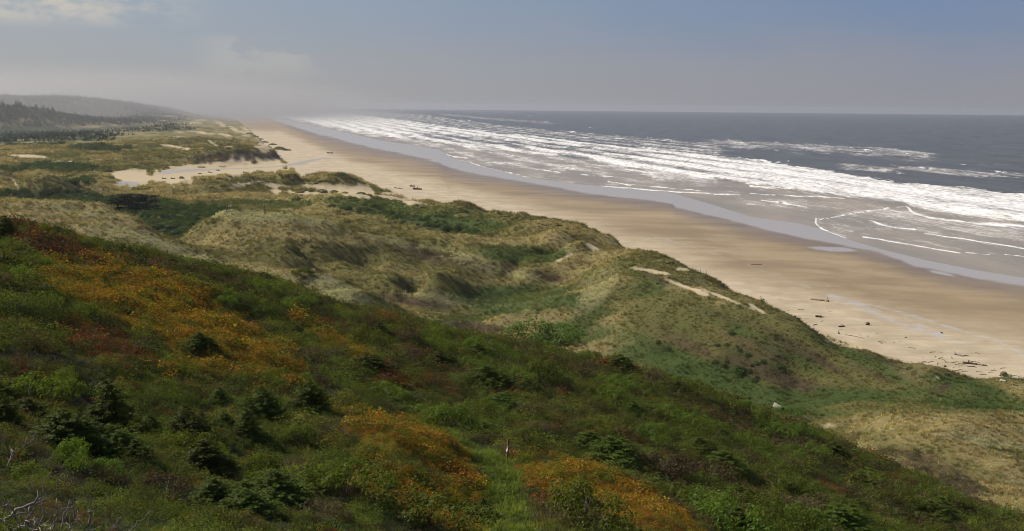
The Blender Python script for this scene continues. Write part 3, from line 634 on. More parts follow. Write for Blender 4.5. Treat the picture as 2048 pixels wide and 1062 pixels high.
# wave relief: swell, breakers and the lips of the foam bores
ph = outw + 6 * fbm(along / 120, outw / 90, 2, 141)
amp = sstep(15, 160, off) * (.5 + .3 * fbm(along / 90, outw / 40, 2, 143))
SZ = amp * (np.sin(ph / 9.5) + .5 * np.sin(ph / 5.1 + along / 60)) + sstep(5, 60, off) * .22 * fbm(along / 6, outw / 4, 3, 147)
SZ += 1.0 * sstep(8, 60, off) * sstep(.1, 1.1, rowp) * sstep(.35, .7, foam)
SZ += sstep(8, 60, off) * .6 * sstep(.45, .95, foam) * (.6 + fbm(along / 25, outw / 7, 3, 151))
cap = np.zeros_like(foam)
for cu, cv, lu, lv, hh in [(938, 241, 9, 1.6, 2.2), (1030, 271, 26, 2.6, 1.6), (1146, 264, 13, 1.7, 2.0), (1298, 276, 12, 2.0, 2.2), (1340, 280, 12, 1, 1.2), (1620, 284.5, 7, 1.2, 1.6), (1700, 297, 20, 3, 1.8), (1735, 302, 16, 2.4, 1.6), (1815, 310, 10, 2.6, 1.8), (1852, 312, 9, 2, 1.6), (1795, 347, 24, 4.5, 1.8), (1735, 358, 18, 4, 1.4), (2000, 344, 30, 2.5, 1.2), (1575, 322, 14, 2, 1.3), (1060, 232, 12, .8, 1.3), (940, 226, 10, .6, 1.2), (1180, 256, 8, .8, 1), (1480, 286, 16, 1.5, 1.4), (1240, 278, 20, 1.2, 1.2), (880, 236, 14, 1, 1.2), (790, 224, 16, .6, 1), (1930, 330, 14, 1.4, 1)]:
    q = np.hypot((su - cu + .0) / lu, (sv - cv - .115 * (su - cu)) / lv)
    e = np.exp(-q * q * 1.6); cap = np.maximum(cap, e); SZ += hh * .8 * e
SZ = SZ * sstep(0, 20, off)
SZ = np.where(SD > 6000, 0, SZ)
SZ[:, -1] = 0
trail = np.zeros_like(foam)
for pts, wd in [([(1632, 434), (1640, 450), (1665, 461), (1690, 471)], 16), ([(1725, 466), (1800, 477), (1880, 491), (1920, 498)], 15), ([(1850, 458), (1950, 474), (2060, 489)], 16), ([(1740, 436), (1790, 448), (1830, 452)], 13), ([(1830, 420), (1860, 428), (1950, 440), (2060, 448)], 16), ([(1060, 353), (1130, 362), (1240, 369), (1320, 375), (1400, 380), (1480, 384)], 10), ([(1500, 368), (1560, 372), (1640, 378)], 10), ([(1567, 400), (1615, 408)], 9), ([(860, 296), (936, 311)], 6), ([(700, 246), (800, 271)], 5)]:
    trail = np.maximum(trail, polyline(su.ravel(), (sv + 2 * lj).ravel(), pts, wd).reshape(su.shape))
foam = np.maximum(foam, .50 * trail)
foam = np.maximum(foam, shal * (.36 + .18 * fbm(along / 30, outw / 8, 3, 161)) * sstep(5, 40, off))
cap = cap * np.clip(.75 + 1.1 * fbm(along / 5, outw / 2.2, 3, 163), 0, 1.1)
foamA = np.clip(np.maximum(foam, np.maximum(line * 1.15, .95 * sstep(.1, .9, cap))), 0, 1.2)
mat_s, g, b = mat('sea_water')
tc = g.add('ShaderNodeNewGeometry').outputs['Position']
fo = g.attr('foam').outputs['Fac']; sh = g.attr('shal').outputs['Fac']; ln = g.attr('line').outputs['Fac']
rotc = (0, 0, -COAST)
al = g.mapping(g.add('ShaderNodeVectorRotate', {'Vector': tc, 'Angle': COAST}, rotation_type='Z_AXIS').outputs[0], (1, .22, 1))
f1 = g.noise(al, .09, 8, .68); f2 = g.noise(al, .45, 6, .7); f3 = g.noise(g.mapping(tc, (1, .35, 1)), .025, 3)
f5 = g.noise(g.mapping(al, (1, 1, 1)), .28, 6, .75)
nn = g.math('ADD', g.math('MULTIPLY', f1, .55), g.math('MULTIPLY', f2, .45))
nn = g.math('ADD', nn, g.math('MULTIPLY', g.math('SUBTRACT', f3, .5), .35))
thr = g.math('MULTIPLY_ADD', fo, -.50, .82)
fm = g.ramp(g.math('SUBTRACT', nn, thr), -.13, .20)
fm = g.math('MAXIMUM', fm, g.ramp(g.math('ADD', g.math('MULTIPLY', ln, .74), g.math('MULTIPLY', g.math('SUBTRACT', f5, .5), 2.4)), .38, .75))
fm = g.math('MULTIPLY', fm, g.ramp(fo, .02, .2))
deep = g.mix(g.ramp(f3, .3, .7), (.075, .070, .060), (.100, .095, .082))
wat = g.mix(sh, deep, g.mix(g.ramp(f3, .35, .65), (.225, .20, .165), (.29, .245, .195)))
f4 = g.noise(g.mapping(al, (1, .5, 1)), 1.1, 4, .7)
white = g.mix(g.ramp(g.math('ADD', f2, g.math('MULTIPLY', g.math('SUBTRACT', f4, .5), .8)), .33, .62), (.46, .45, .425), (.82, .80, .765))
g.put(b.inputs['Base Color'], g.mix(fm, wat, white))
ro = g.add('ShaderNodeMix', {0: fm, 2: g.math('MULTIPLY_ADD', sh, .10, .34), 3: .8}); g.put(b.inputs['Roughness'], ro.outputs[0])
b.inputs['IOR'].default_value = 1.33
spn = g.add('ShaderNodeMix', {0: fm, 2: .20, 3: .1}); g.put(b.inputs['Specular IOR Level'], spn.outputs[0])
wv = g.math('ADD', g.noise(g.mapping(al, (1, .8, 1)), .35, 5, .6), g.math('MULTIPLY', fm, .35))
bp = g.add('ShaderNodeBump', {'Height': wv, 'Strength': g.math('MULTIPLY_ADD', sh, -.65, .9), 'Distance': 1.2}); g.put(b.inputs['Normal'], bp.outputs[0])
Vs = np.stack([SX, SY, SZ], -1).reshape(-1, 3)
link('sea', mesh_np('sea', Vs, grid_faces(len(st_), len(sd_))[:, ::-1], [mat_s], attrs={'foam': ('POINT', foamA.ravel()), 'shal': ('POINT', shal.ravel()), 'line': ('POINT', line.ravel())}), kind='structure')
# ------------------------------------------------------------------ small mesh builders
def ground_hit(u, v, dmin=6, dmax=9000):
    r = ray(u, v); h = math.hypot(r[0], r[1])
    d = np.geomspace(dmin, dmax, 6000)
    x = r[0] / h * d; y = r[1] / h * d; z = H + r[2] / h * d
    k = np.where(z < hz(x, y))[0]
    i = k[0] if len(k) else len(d) - 1
    return float(x[i]), float(y[i]), float(hz(x[i:i + 1], y[i:i + 1])[0]), float(d[i])


def frames(nrm, rng):
    """two tangents for each normal, spun at random"""
    nrm = nrm / np.linalg.norm(nrm, axis=1, keepdims=True)
    a = np.where(np.abs(nrm[:, 2:3]) < .9, [[0, 0, 1.]], [[1., 0, 0]])
    t = np.cross(nrm, a); t /= np.linalg.norm(t, axis=1, keepdims=True); b = np.cross(nrm, t)
    k = rng.uniform(0, 2 * math.pi, (len(nrm), 1))
    return t * np.cos(k) + b * np.sin(k), b * np.cos(k) - t * np.sin(k)


def leaf_quads(pos, nrm, L, Wd, rng):
    t, b = frames(nrm, rng); n = len(pos)
    L = np.broadcast_to(L, (n,))[:, None]; Wd = np.broadcast_to(Wd, (n,))[:, None]
    nn = nrm / np.linalg.norm(nrm, axis=1, keepdims=True)
    v = np.stack([pos - t * L / 2, pos + b * Wd / 2 + nn * Wd * .2, pos + t * L / 2, pos - b * Wd / 2 + nn * Wd * .2], 1).reshape(-1, 3)
    return v, np.arange(n * 4).reshape(n, 4)


def dome_leaves(n, R, Hh, L, Wd, rng, lump=.25, inner=.45):
    d = rng.normal(size=(n, 3)); d[:, 2] = np.abs(d[:, 2]) * .9 + .05; d /= np.linalg.norm(d, axis=1, keepdims=True)
    bl = 1 + lump * np.sin(d[:, 0] * 5 + rng.uniform(0, 6)) * np.sin(d[:, 1] * 6 + rng.uniform(0, 6)) + lump * .5 * np.sin(d[:, 2] * 9 + d[:, 0] * 7)
    r = bl * (1 - inner * rng.random(n) ** 2.2)
    p = d * r[:, None] * [R, R, Hh]
    nr = d + rng.normal(scale=.45, size=(n, 3)) + [0, 0, .35]
    return leaf_quads(p, nr, L * rng.uniform(.7, 1.3, n), Wd * rng.uniform(.7, 1.3, n), rng)


def blades(n, L, Wd, spread, rng, rad=.15, bend=.5, lean=(0, 0)):
    """grass blades, two quads each"""
    a = rng.uniform(0, 2 * math.pi, n); l = L * rng.uniform(.6, 1.15, n)
    out = np.stack([np.cos(a), np.sin(a), 0 * a], 1)
    base = np.stack([np.cos(a), np.sin(a), 0 * a], 1) * (rad * np.sqrt(rng.random(n)))[:, None]
    s = spread * rng.uniform(.3, 1.2, n)
    d1 = out * s[:, None] + [lean[0] * .5, lean[1] * .5, 1.0]; d1 /= np.linalg.norm(d1, axis=1, keepdims=True)
    d2 = out * (s + bend)[:, None] + [lean[0], lean[1], .75]; d2 /= np.linalg.norm(d2, axis=1, keepdims=True)
    m = base + d1 * (l * .55)[:, None]; t = m + d2 * (l * .5)[:, None]
    k = rng.uniform(0, math.pi, n); w_ = np.stack([np.cos(k), np.sin(k), 0 * k], 1) * Wd / 2
    v = np.stack([base - w_, base + w_, m - w_ * .8, m + w_ * .8, t - w_ * .15, t + w_ * .15], 1).reshape(-1, 3)
    i = np.arange(n)[:, None] * 6
    f = np.concatenate([i + [0, 1, 3, 2], i + [2, 3, 5, 4]])
    return v, f


def merge(parts):
    vs, fs, o = [], [], 0
    for v, f in parts:
        vs.append(v); fs.append(f + o); o += len(v)
    return np.concatenate(vs), np.concatenate(fs)


def tube(pts, rad, seg=6):
    pts = np.array(pts, float); n = len(pts); rad = np.broadcast_to(rad, (n,))
    tg = np.gradient(pts, axis=0); tg /= np.linalg.norm(tg, axis=1, keepdims=True) + 1e-9
    ref = np.array([0, 0, 1.]) if abs(tg[0][2]) < .9 else np.array([1., 0, 0])
    a = np.cross(tg, ref); a /= np.linalg.norm(a, axis=1, keepdims=True) + 1e-9; b = np.cross(tg, a)
    k = np.linspace(0, 2 * math.pi, seg, endpoint=False)
    v = (pts[:, None] + rad[:, None, None] * (a[:, None] * np.cos(k)[:, None] + b[:, None] * np.sin(k)[:, None])).reshape(-1, 3)
    f = []
    for i in range(n - 1):
        for j in range(seg):
            f.append([i * seg + j, i * seg + (j + 1) % seg, (i + 1) * seg + (j + 1) % seg, (i + 1) * seg + j])
    v = np.concatenate([v, pts[:1], pts[-1:]]); c0, c1 = n * seg, n * seg + 1
    for j in range(seg):
        f.append([c0, (j + 1) % seg, j, c0]); f.append([c1, (n - 1) * seg + j, (n - 1) * seg + (j + 1) % seg, c1])
    return v, np.array(f)


def clean_mesh(name, v, f, m, smooth=True):
    """faces may hold triangles written as quads with a repeated corner"""
    me = bpy.data.meshes.new(name)
    fl = [[a for k, a in enumerate(q) if a not in q[:k]] for q in f.tolist()]
    me.from_pydata(v.tolist(), [], fl); me.materials.append(m)
    me.polygons.foreach_set('use_smooth', np.full(len(me.polygons), smooth, bool)); me.update()
    return me


# ------------------------------------------------------------------ scattered ground cover (uncountable: one object per kind)
def scatter_object(name, pos, rot, scl, tint, vid, variants, label, cat):
    me = bpy.data.meshes.new(name); n = len(pos)
    me.vertices.add(n); me.vertices.foreach_set('co', np.ascontiguousarray(pos, np.float32).ravel())
    for an, ty, key, val in (('gn', 'FLOAT_VECTOR', 'vector', gnorm(pos[:, 0], pos[:, 1], np.clip(np.hypot(pos[:, 0], pos[:, 1]) / 120, .5, 12))), ('rot', 'FLOAT_VECTOR', 'vector', rot), ('scl', 'FLOAT_VECTOR', 'vector', scl), ('tint', 'FLOAT_VECTOR', 'vector', tint)):
        a = me.attributes.new(an, ty, 'POINT'); a.data.foreach_set(key, np.ascontiguousarray(val, np.float32).ravel())
    a = me.attributes.new('vid', 'INT', 'POINT'); a.data.foreach_set('value', np.asarray(vid, np.int32))
    o = link(name, me, kind='stuff', label=label, category=cat)
    t = bpy.data.node_groups.new(name + '_scatter', 'GeometryNodeTree')
    t.interface.new_socket('Geometry', in_out='INPUT', socket_type='NodeSocketGeometry'); t.interface.new_socket('Geometry', in_out='OUTPUT', socket_type='NodeSocketGeometry')
    N = t.nodes; gi = N.new('NodeGroupInput'); go = N.new('NodeGroupOutput'); iop = N.new('GeometryNodeInstanceOnPoints'); jn = N.new('GeometryNodeJoinGeometry')
    for vo in variants:
        oi = N.new('GeometryNodeObjectInfo'); oi.inputs['Object'].default_value = vo; oi.inputs['As Instance'].default_value = True
        t.links.new(oi.outputs['Geometry'], jn.inputs[0])

    def na(nm, ty):
        q = N.new('GeometryNodeInputNamedAttribute'); q.data_type = ty; q.inputs[0].default_value = nm; return q.outputs[0]
    t.links.new(gi.outputs[0], iop.inputs['Points']); t.links.new(jn.outputs[0], iop.inputs['Instance']); iop.inputs['Pick Instance'].default_value = True
    t.links.new(na('vid', 'INT'), iop.inputs['Instance Index']); t.links.new(na('rot', 'FLOAT_VECTOR'), iop.inputs['Rotation']); t.links.new(na('scl', 'FLOAT_VECTOR'), iop.inputs['Scale'])
    t.links.new(iop.outputs[0], go.inputs[0])
    md = o.modifiers.new('scatter', 'NODES'); md.node_group = t
    return o


def variant(name, v, f, m):
    return bpy.data.objects.new(name, mesh_np(name, v, f, [m], smooth=False))


rg = np.random.default_rng(11)
m_leaf = foliage('cover_leaf', 'INSTANCER', trans=.35, lie=.5)
m_blade = foliage('grass_blade', 'INSTANCER', trans=.18, lie=.92)
m_twig = foliage('dry_twig', 'INSTANCER', trans=.1, lie=.4)
leafv = [variant('leaf_clump', *dome_leaves(110, .40, .34, .075, .042, np.random.default_rng(100 + k)), m_leaf) for k in range(5)]
tuftv = [variant('grass_tuft', *blades(26, .62, .035, .35, np.random.default_rng(200 + k), .24, .8, (.75, -.1)), m_blade) for k in range(5)]
shortv = [variant('short_grass', *blades(30, .34, .022, .45, np.random.default_rng(220 + k), .30, .5, (.2, 0)), m_blade) for k in range(4)]
twigv = [variant('twig_clump', *blades(34, .62, .014, .55, np.random.default_rng(240 + k), .35, .25, (.2, 0)), m_twig) for k in range(4)]
scrubv = [variant('scrub_clump', *dome_leaves(110, .62, .55, .13, .06, np.random.default_rng(260 + k), .35, .6), m_leaf) for k in range(4)]
bushv = [variant('bush_clump', *dome_leaves(520, 1.0, .72, .085, .05, np.random.default_rng(270 + k), .4, .35), m_leaf) for k in range(5)]
thickv = [variant('thicket_clump', *dome_leaves(230, 1.0, .95, .26, .16, np.random.default_rng(280 + k), .35, .4), m_leaf) for k in range(4)]


def polar_points(n, d0, d1, pw, t0=-31, t1=31):
    """pw: distances drawn with density ~ d**pw"""
    q = rg.random(n); e = pw + 1
    d = (d0 ** e + q * (d1 ** e - d0 ** e)) ** (1 / e); t = np.radians(rg.uniform(t0, t1, n))
    return t, d


def land(t, d):
    x = np.sin(t) * d; y = np.cos(t) * d; z = hz(x, y); u, v = project(x, y, z)
    return x, y, z, u, v


def pick(wts):
    c = np.cumsum(wts, 1); return np.minimum((rg.random(len(wts))[:, None] > c).sum(1), wts.shape[1] - 1)


def tints(n, cols, jit=.18):
    c = np.array(cols)[rg.integers(0, len(cols), n)]
    return np.clip(c * (1 + rg.normal(scale=jit, size=(n, 1))) * (1 + rg.normal(scale=.06, size=(n, 3))), .004, .9)


def emit(name, sel, x, y, z, s, tint, variants, label, cat, sink=.05, tilt=.25, sq=None):
    n = int(sel.sum()) if sel.dtype == bool else len(sel)
    rot = np.stack([rg.normal(scale=tilt, size=n), rg.normal(scale=tilt, size=n), rg.uniform(0, 2 * math.pi, n) if sq is None else rg.normal(scale=.5, size=n) + sq], 1)
    sc = s[sel][:, None] * np.stack([rg.uniform(.85, 1.2, n), rg.uniform(.85, 1.2, n), rg.uniform(.8, 1.25, n)], 1)
    pos = np.stack([x[sel], y[sel], z[sel] - sink * s[sel]], 1)
    return scatter_object(name, pos, rot, sc, tint, rg.integers(0, len(variants), n), variants, label, cat)


# near hillside
t, d = polar_points(int(NH), 8, 126, .5)
x, y, z, u, v = land(t, d)
ok = d < d_brow(t) + 6
t, d, x, y, z, u, v = (q[ok] for q in (t, d, x, y, z, u, v))
kd = pick(cover(u, v, x, y, COVER_H, BASE_H) ** 1.3 / (cover(u, v, x, y, COVER_H, BASE_H) ** 1.3).sum(1, keepdims=True))
s = np.clip(d / 55, .55, 1.9) * rg.uniform(.75, 1.35, len(d))
lump = fbm(x / 1.7, y / 1.7, 3, 301)
s = s * (.55 + 1.05 * sstep(-.45, .5, lump))
n_o = lambda k: kd == k
TC = {ORANGE: [(.37, .20, .014), (.31, .145, .012), (.37, .235, .018), (.24, .10, .010), (.20, .185, .014), (.12, .145, .012), (.095, .125, .012)],
      RUST: [(.20, .06, .02), (.14, .045, .018), (.24, .09, .02), (.07, .06, .02), (.05, .07, .02)],
      LEAF: [(.105, .14, .014), (.066, .092, .012), (.14, .17, .018), (.05, .06, .013), (.12, .145, .026), (.155, .155, .016)],
      HEATH: [(.15, .10, .045), (.11, .075, .028), (.10, .095, .026), (.19, .14, .065), (.12, .13, .028)],
      GRASS: [(.18, .25, .028), (.145, .215, .02), (.21, .235, .04)], SOIL_SHADE: [(.115, .09, .024), (.08, .085, .018), (.14, .095, .032), (.10, .12, .02), (.06, .045, .022)]}
mass = (kd == LEAF) & (fbm(x / 5.5, y / 3.2, 3, 345) > np.where(u > 560, -.12, .12))
q = np.where(mass)[0][::5]
emit('shrub_mass', q, x, y, z, np.clip(s * .66, .3, 1.35), tints(len(q), [(.105, .145, .014), (.066, .09, .011), (.145, .185, .018), (.175, .20, .02), (.05, .058, .012)]), bushv, 'dense low wind pruned green shrubbery in drawn out patches over the near slope', 'shrubbery', sink=.12)
kd = np.where(mass, -1, kd); kd = np.where((kd == LEAF) & (u > 560) & (rg.random(len(kd)) < .7), HEATH, kd)
for k, nm, vs, lb, ct in ((ORANGE, 'orange_groundcover', leafv, 'low orange and gold leaved ground cover in wide patches on the near slope', 'ground cover'),
                          (RUST, 'rust_groundcover', leafv, 'dark rust red leaved ground cover patches high on the near slope', 'ground cover'),
                          (LEAF, 'green_groundcover', leafv, 'knee high glossy green leaved ground cover carpeting the near slope', 'ground cover'),
                          (HEATH, 'dry_undergrowth', twigv, 'grey brown dry twiggy undergrowth between the shrubs of the near slope', 'undergrowth'),
                          (GRASS, 'hill_grass', shortv, 'short bright green grass along the path and open parts of the slope', 'grass')):
    sel = np.where(n_o(k))[0]
    sc_ = s if k != GRASS else np.minimum(s, 1.0) * np.where(d > 62, .75, .85)
    if k == HEATH:
        emit('low_scrub', sel[::2], x, y, z, s * .62, tints(len(sel[::2]), TC[SOIL_SHADE]), scrubv, 'low olive and brown scrub in loose clumps over the near slope', 'scrub', sink=.14)
        sel = sel[1::3]; sc_ = np.minimum(s * .7, .8)
    emit(nm, sel, x, y, z, sc_, tints(len(sel), TC[k]), vs, lb, ct, sink=.06)

# dunes: marram grass, scrub and thickets
t, d = polar_points(int(ND), 95, 1500, -.35)
x, y, z, u, v = land(t, d)
lt = np.where(t < TH0, 999, (d_toe(t) - d) * srel(t))
ok = (d > d_brow(t) + 2) & (lt > 1.5)
t, d, x, y, z, u, v = (q[ok] for q in (t, d, x, y, z, u, v))
cw = cover(u, v, x, y, COVER_D, BASE_D)
kd = pick(cw ** 1.4 / (cw ** 1.4).sum(1, keepdims=True))
s = np.clip(d / 260, .75, 3.4) * rg.uniform(.7, 1.35, len(d)) * (1 + .5 * fbm(x / 3.5, y / 3.5, 2, 311))
TD = {TAN: [(.47, .375, .14), (.37, .29, .10), (.54, .44, .185), (.27, .215, .07)], PALE: [(.50, .465, .21), (.42, .41, .18), (.57, .52, .27)], OLIVE: [(.22, .195, .055), (.165, .16, .042), (.26, .21, .075), (.125, .13, .035)],
      GREEN: [(.105, .13, .03), (.082, .105, .024), (.13, .15, .036), (.16, .155, .046)], BROWN: [(.125, .10, .05), (.095, .075, .04), (.16, .125, .062), (.075, .075, .03)], DGREEN: [(.065, .10, .022), (.048, .075, .018), (.085, .12, .028)]}
gs = np.where(np.isin(kd, (TAN, PALE, OLIVE, GREEN)) & (cw[:, SAND] < .35))[0]
ti = np.zeros((len(kd), 3))
for k in (TAN, PALE, OLIVE, GREEN, BROWN, DGREEN):
    q = np.where(kd == k)[0]; ti[q] = tints(len(q), TD[k])
for nm, ks, lb in (('dune_grass', (TAN, PALE, OLIVE), 'wind combed tan and olive marram grass covering the dunes'), ('green_dune_grass', (GREEN,), 'fresh green grass filling the dune hollows and the back of the foredune')):
    q = gs[np.isin(kd[gs], ks)]
    emit(nm, q, x, y, z, s, ti[q], tuftv, lb, 'grass', sink=.08, tilt=.12, sq=-.5)
q = np.where((kd == BROWN) & (cw[:, SAND] < .3))[0]
emit('dune_scrub', q[::2], x, y, z, s * 1.1, ti[q[::2]], scrubv, 'low dull brown scrub in the dips between the dunes', 'scrub')
q = np.where((kd == DGREEN) & (d > 150))[0]
s2 = np.clip(d / 420, .6, 3.2) * rg.uniform(.6, 1.5, len(d))
emit('thicket', q[::3], x, y, z, s2 * 1.15, ti[q[::3]], thickv, 'dense dark green thicket filling the low ground behind the dunes', 'thicket', sink=.1)

# far woods on the misty hills and on the plain before them
m_fir = foliage('far_conifer', 'INSTANCER', trans=.15)


def fir(rng, h=1., r=.22):
    k = 90; zz = rng.random(k) ** .8; a = rng.uniform(0, 2 * math.pi, k)
    rr = r * (1 - zz) ** .7 * rng.uniform(.5, 1.1, k) + .015
    p = np.stack([np.cos(a) * rr, np.sin(a) * rr, .12 + .9 * zz * h], 1)
    nr = np.stack([np.cos(a), np.sin(a), 0 * a + .9], 1)
    return leaf_quads(p, nr, .20 * (1.15 - zz), .13 * (1.2 - zz), rng)


firv = [variant('fir', *fir(np.random.default_rng(300 + k), 1, .3 + .07 * k), m_fir) for k in range(4)]
t, d = polar_points(60000, 1500, 5600, .4, -31, -16)
x, y, z, u, v = land(t, d)
hillw_ = (z > 9) & (d > 2200) & (u < 372 + 14 * rg.normal(size=len(u)))
plain = (cover(u, v, x, y, COVER_D, BASE_D)[:, DGREEN] > .5) & (d > 1450) & (d < 2350)
ok = hillw_ | (plain & (rg.random(len(d)) < .5))
x, y, z, d, hh = x[ok], y[ok], z[ok], d[ok], hillw_[ok]
s = np.where(hh, .78 * (rg.uniform(6, 12, len(d)) + 7 * (rg.random(len(d)) > .93)) * (1 - .6 * sstep(250, 380, u[ok])), rg.uniform(3, 5.5, len(d))) * (1 + .35 * fbm(x / 120, y / 120, 2, 321))
emit('forest', np.arange(len(d)), x, y, z, s, tints(len(d), [(.03, .045, .018), (.035, .05, .02), (.045, .06, .025)]), firv, 'far dark conifer forest fading into sea mist on the low hills', 'forest', sink=.02, tilt=.03)


# ------------------------------------------------------------------ shrubs and trees one can point at
def thing(name, label, cat, loc, rz=0., sc=1., group=None):
    o = bpy.data.objects.new(name, None); COL.objects.link(o); o.empty_display_size = .3
    o.location = loc; o.rotation_euler = (0, 0, rz); o.scale = (sc, sc, sc) if not isinstance(sc, tuple) else sc
    o['label'] = label; o['category'] = cat
    if group: o['group'] = group
    return o


def dup(src, loc, rz, sc, label=None, group=None):
    o = src.copy(); COL.objects.link(o); o.location = loc; o.rotation_euler = (0, 0, rz); o.scale = (sc, sc, sc) if not isinstance(sc, tuple) else sc
    if label: o['label'] = label
    if group: o['group'] = group
    for ch in list(src.children):
        c = ch.copy(); COL.objects.link(c); c.parent = o
    return o


bark, g, b = mat('bark')
tc = g.add('ShaderNodeTexCoord').outputs['Object']
g.put(b.inputs['Base Color'], g.mix(g.noise(g.mapping(tc, (6, 6, 1.2)), 6, 4), (.06, .045, .035), (.15, .115, .085))); b.inputs['Roughness'].default_value = .9


def conifer_bush(rng, h=1., r=.48, ntier=13, lean=0.):
    """Sitka-spruce bush: tiers of drooping branches whose tips turn up, every branch set with needle sprays"""
    P_, N_, L_, W_ = [], [], [], []
    for k in range(ntier):
        f = k / (ntier - 1); zz = .04 + .92 * f; rr = r * (1 - f) ** .5 * rng.uniform(.8, 1.2) + .06
        nb = int(15 - 9 * f)
        for j in range(nb):
            a = 2 * math.pi * (j + rng.random()) / nb; rl = rr * rng.uniform(.62, 1.18)
            ns = max(8, int(46 * rl / r))
            q = np.linspace(.22, 1, ns)
            px = np.cos(a) * rl * q; py = np.sin(a) * rl * q; pz = zz + .14 * h * (q ** 2) * (1 - .4 * f) - .10 * q
            side = rng.normal(scale=.055 * (1.1 - .5 * f), size=(ns, 2)) * (1.2 - q[:, None] * .6)
            p = np.stack([px - np.sin(a) * side[:, 0] + lean * zz ** 1.5, py + np.cos(a) * side[:, 0], pz + side[:, 1] * .5], 1)
            P_.append(p); N_.append(np.stack([np.cos(a) * .3 + 0 * q, np.sin(a) * .3 + 0 * q, 1 + 0 * q], 1) + rng.normal(scale=.3, size=(ns, 3)))
            L_.append(.092 * rng.uniform(.7, 1.3, ns)); W_.append(.034 * rng.uniform(.7, 1.3, ns))
    return leaf_quads(np.concatenate(P_), np.concatenate(N_), np.concatenate(L_), np.concatenate(W_), rng)


def spruce_clump(rng, r, lean):
    """several tops grown into one shaggy bush"""
    parts = [conifer_bush(rng, 1, r, 11, lean)]
    for k in range(3):
        a = rng.uniform(0, 6.28); s_ = rng.uniform(.5, .82); v_, f_ = conifer_bush(rng, 1, r * 1.1, 9, lean)
        parts.append((v_ * [s_, s_, s_] + [math.cos(a) * r * .75, math.sin(a) * r * .75, -.02], f_))
    return merge(parts)


def round_bush(rng, n=1500, leaf=.075, sweep=0., flat=.62):
    """leafy bush of many rounded clumps; sweep drags it out downwind"""
    parts = []; nc = 26
    for k in range(nc):
        a = rng.uniform(0, 2 * math.pi); rr = math.sqrt(rng.random()) * .72; zz = flat * (1 - rr ** 2) * rng.uniform(.35, 1.0)
        v_, f_ = dome_leaves(n // nc, .26 * rng.uniform(.7, 1.25), .22 * rng.uniform(.7, 1.2), leaf, leaf * .5, rng, .2, .6)
        c = np.array([math.cos(a) * rr * (1 + sweep), math.sin(a) * rr * .8, zz * .85]); v_ = v_ + c; v_[:, 0] += sweep * v_[:, 2] * .8
        parts.append((v_, f_))
    return merge(parts)


def stems(rng, n, r, h, rad):
    ps = []
    for k in range(n):
        a = rng.uniform(0, 2 * math.pi); q = rng.uniform(.2, 1) * r
        ps.append(tube([(0, 0, -.15), (math.cos(a) * q * .4, math.sin(a) * q * .4, h * .4), (math.cos(a) * q, math.sin(a) * q, h)], [rad, rad * .7, rad * .3], 5))
    return merge(ps)


m_spr = foliage('spruce_needles', None, (.085, .108, .012), .6, .35, huev=.025)
m_bush = foliage('bush_leaves', None, (.115, .15, .016), .8, .42, huev=.03)
m_bright = foliage('bright_bush_leaves', None, (.11, .175, .022), .4, .4)
m_brown = foliage('brown_bush_leaves', None, (.11, .078, .036), .6, .25)
m_pine = foliage('pine_needles', None, (.018, .026, .011), .3, .15)


def proto(name, cat, fol, st, mf, key='foliage'):
    o = thing(name, 'x', cat, (0, 0, -500))
    link(key, fol if isinstance(fol, bpy.types.Mesh) else mesh_np(key, *fol, [mf], smooth=False), o); link('stem' if key == 'foliage' else 'trunk', clean_mesh('stem', *st, bark), o)
    return o


spr = []
for k in range(4):
    rn = np.random.default_rng(400 + k)
    spr.append(proto('spruce_shrub', 'shrub', spruce_clump(rn, .42 + .04 * k, .15 * (k % 2)), tube([(0, 0, -.12), (0.02, 0, .4), (.03, .01, .92)], [.035, .025, .006]), m_spr))
rb = []
for k, (mf, sw_) in enumerate([(m_bush, .35), (m_bush, .6), (m_bush, .15), (m_bright, .2), (m_brown, .45)]):
    rn = np.random.default_rng(420 + k)
    rb.append(proto('leafy_shrub', 'shrub', round_bush(rn, 1500, .085 if k < 3 else .075, sw_), stems(rn, 7, .5, .4, .02), mf))
used = set()


def put(src, loc, rz, sc, label, group=None, name=None):
    """the first use moves the pattern itself, later ones copy it"""
    if src.name not in used:
        used.add(src.name); o = src
        o.location = loc; o.rotation_euler = (0, 0, rz); o.scale = (sc, sc, sc) if not isinstance(sc, tuple) else sc; o['label'] = label
        if group: o['group'] = group
    else: o = dup(src, loc, rz, sc, label, group)
    if name: o.name = name
    return o


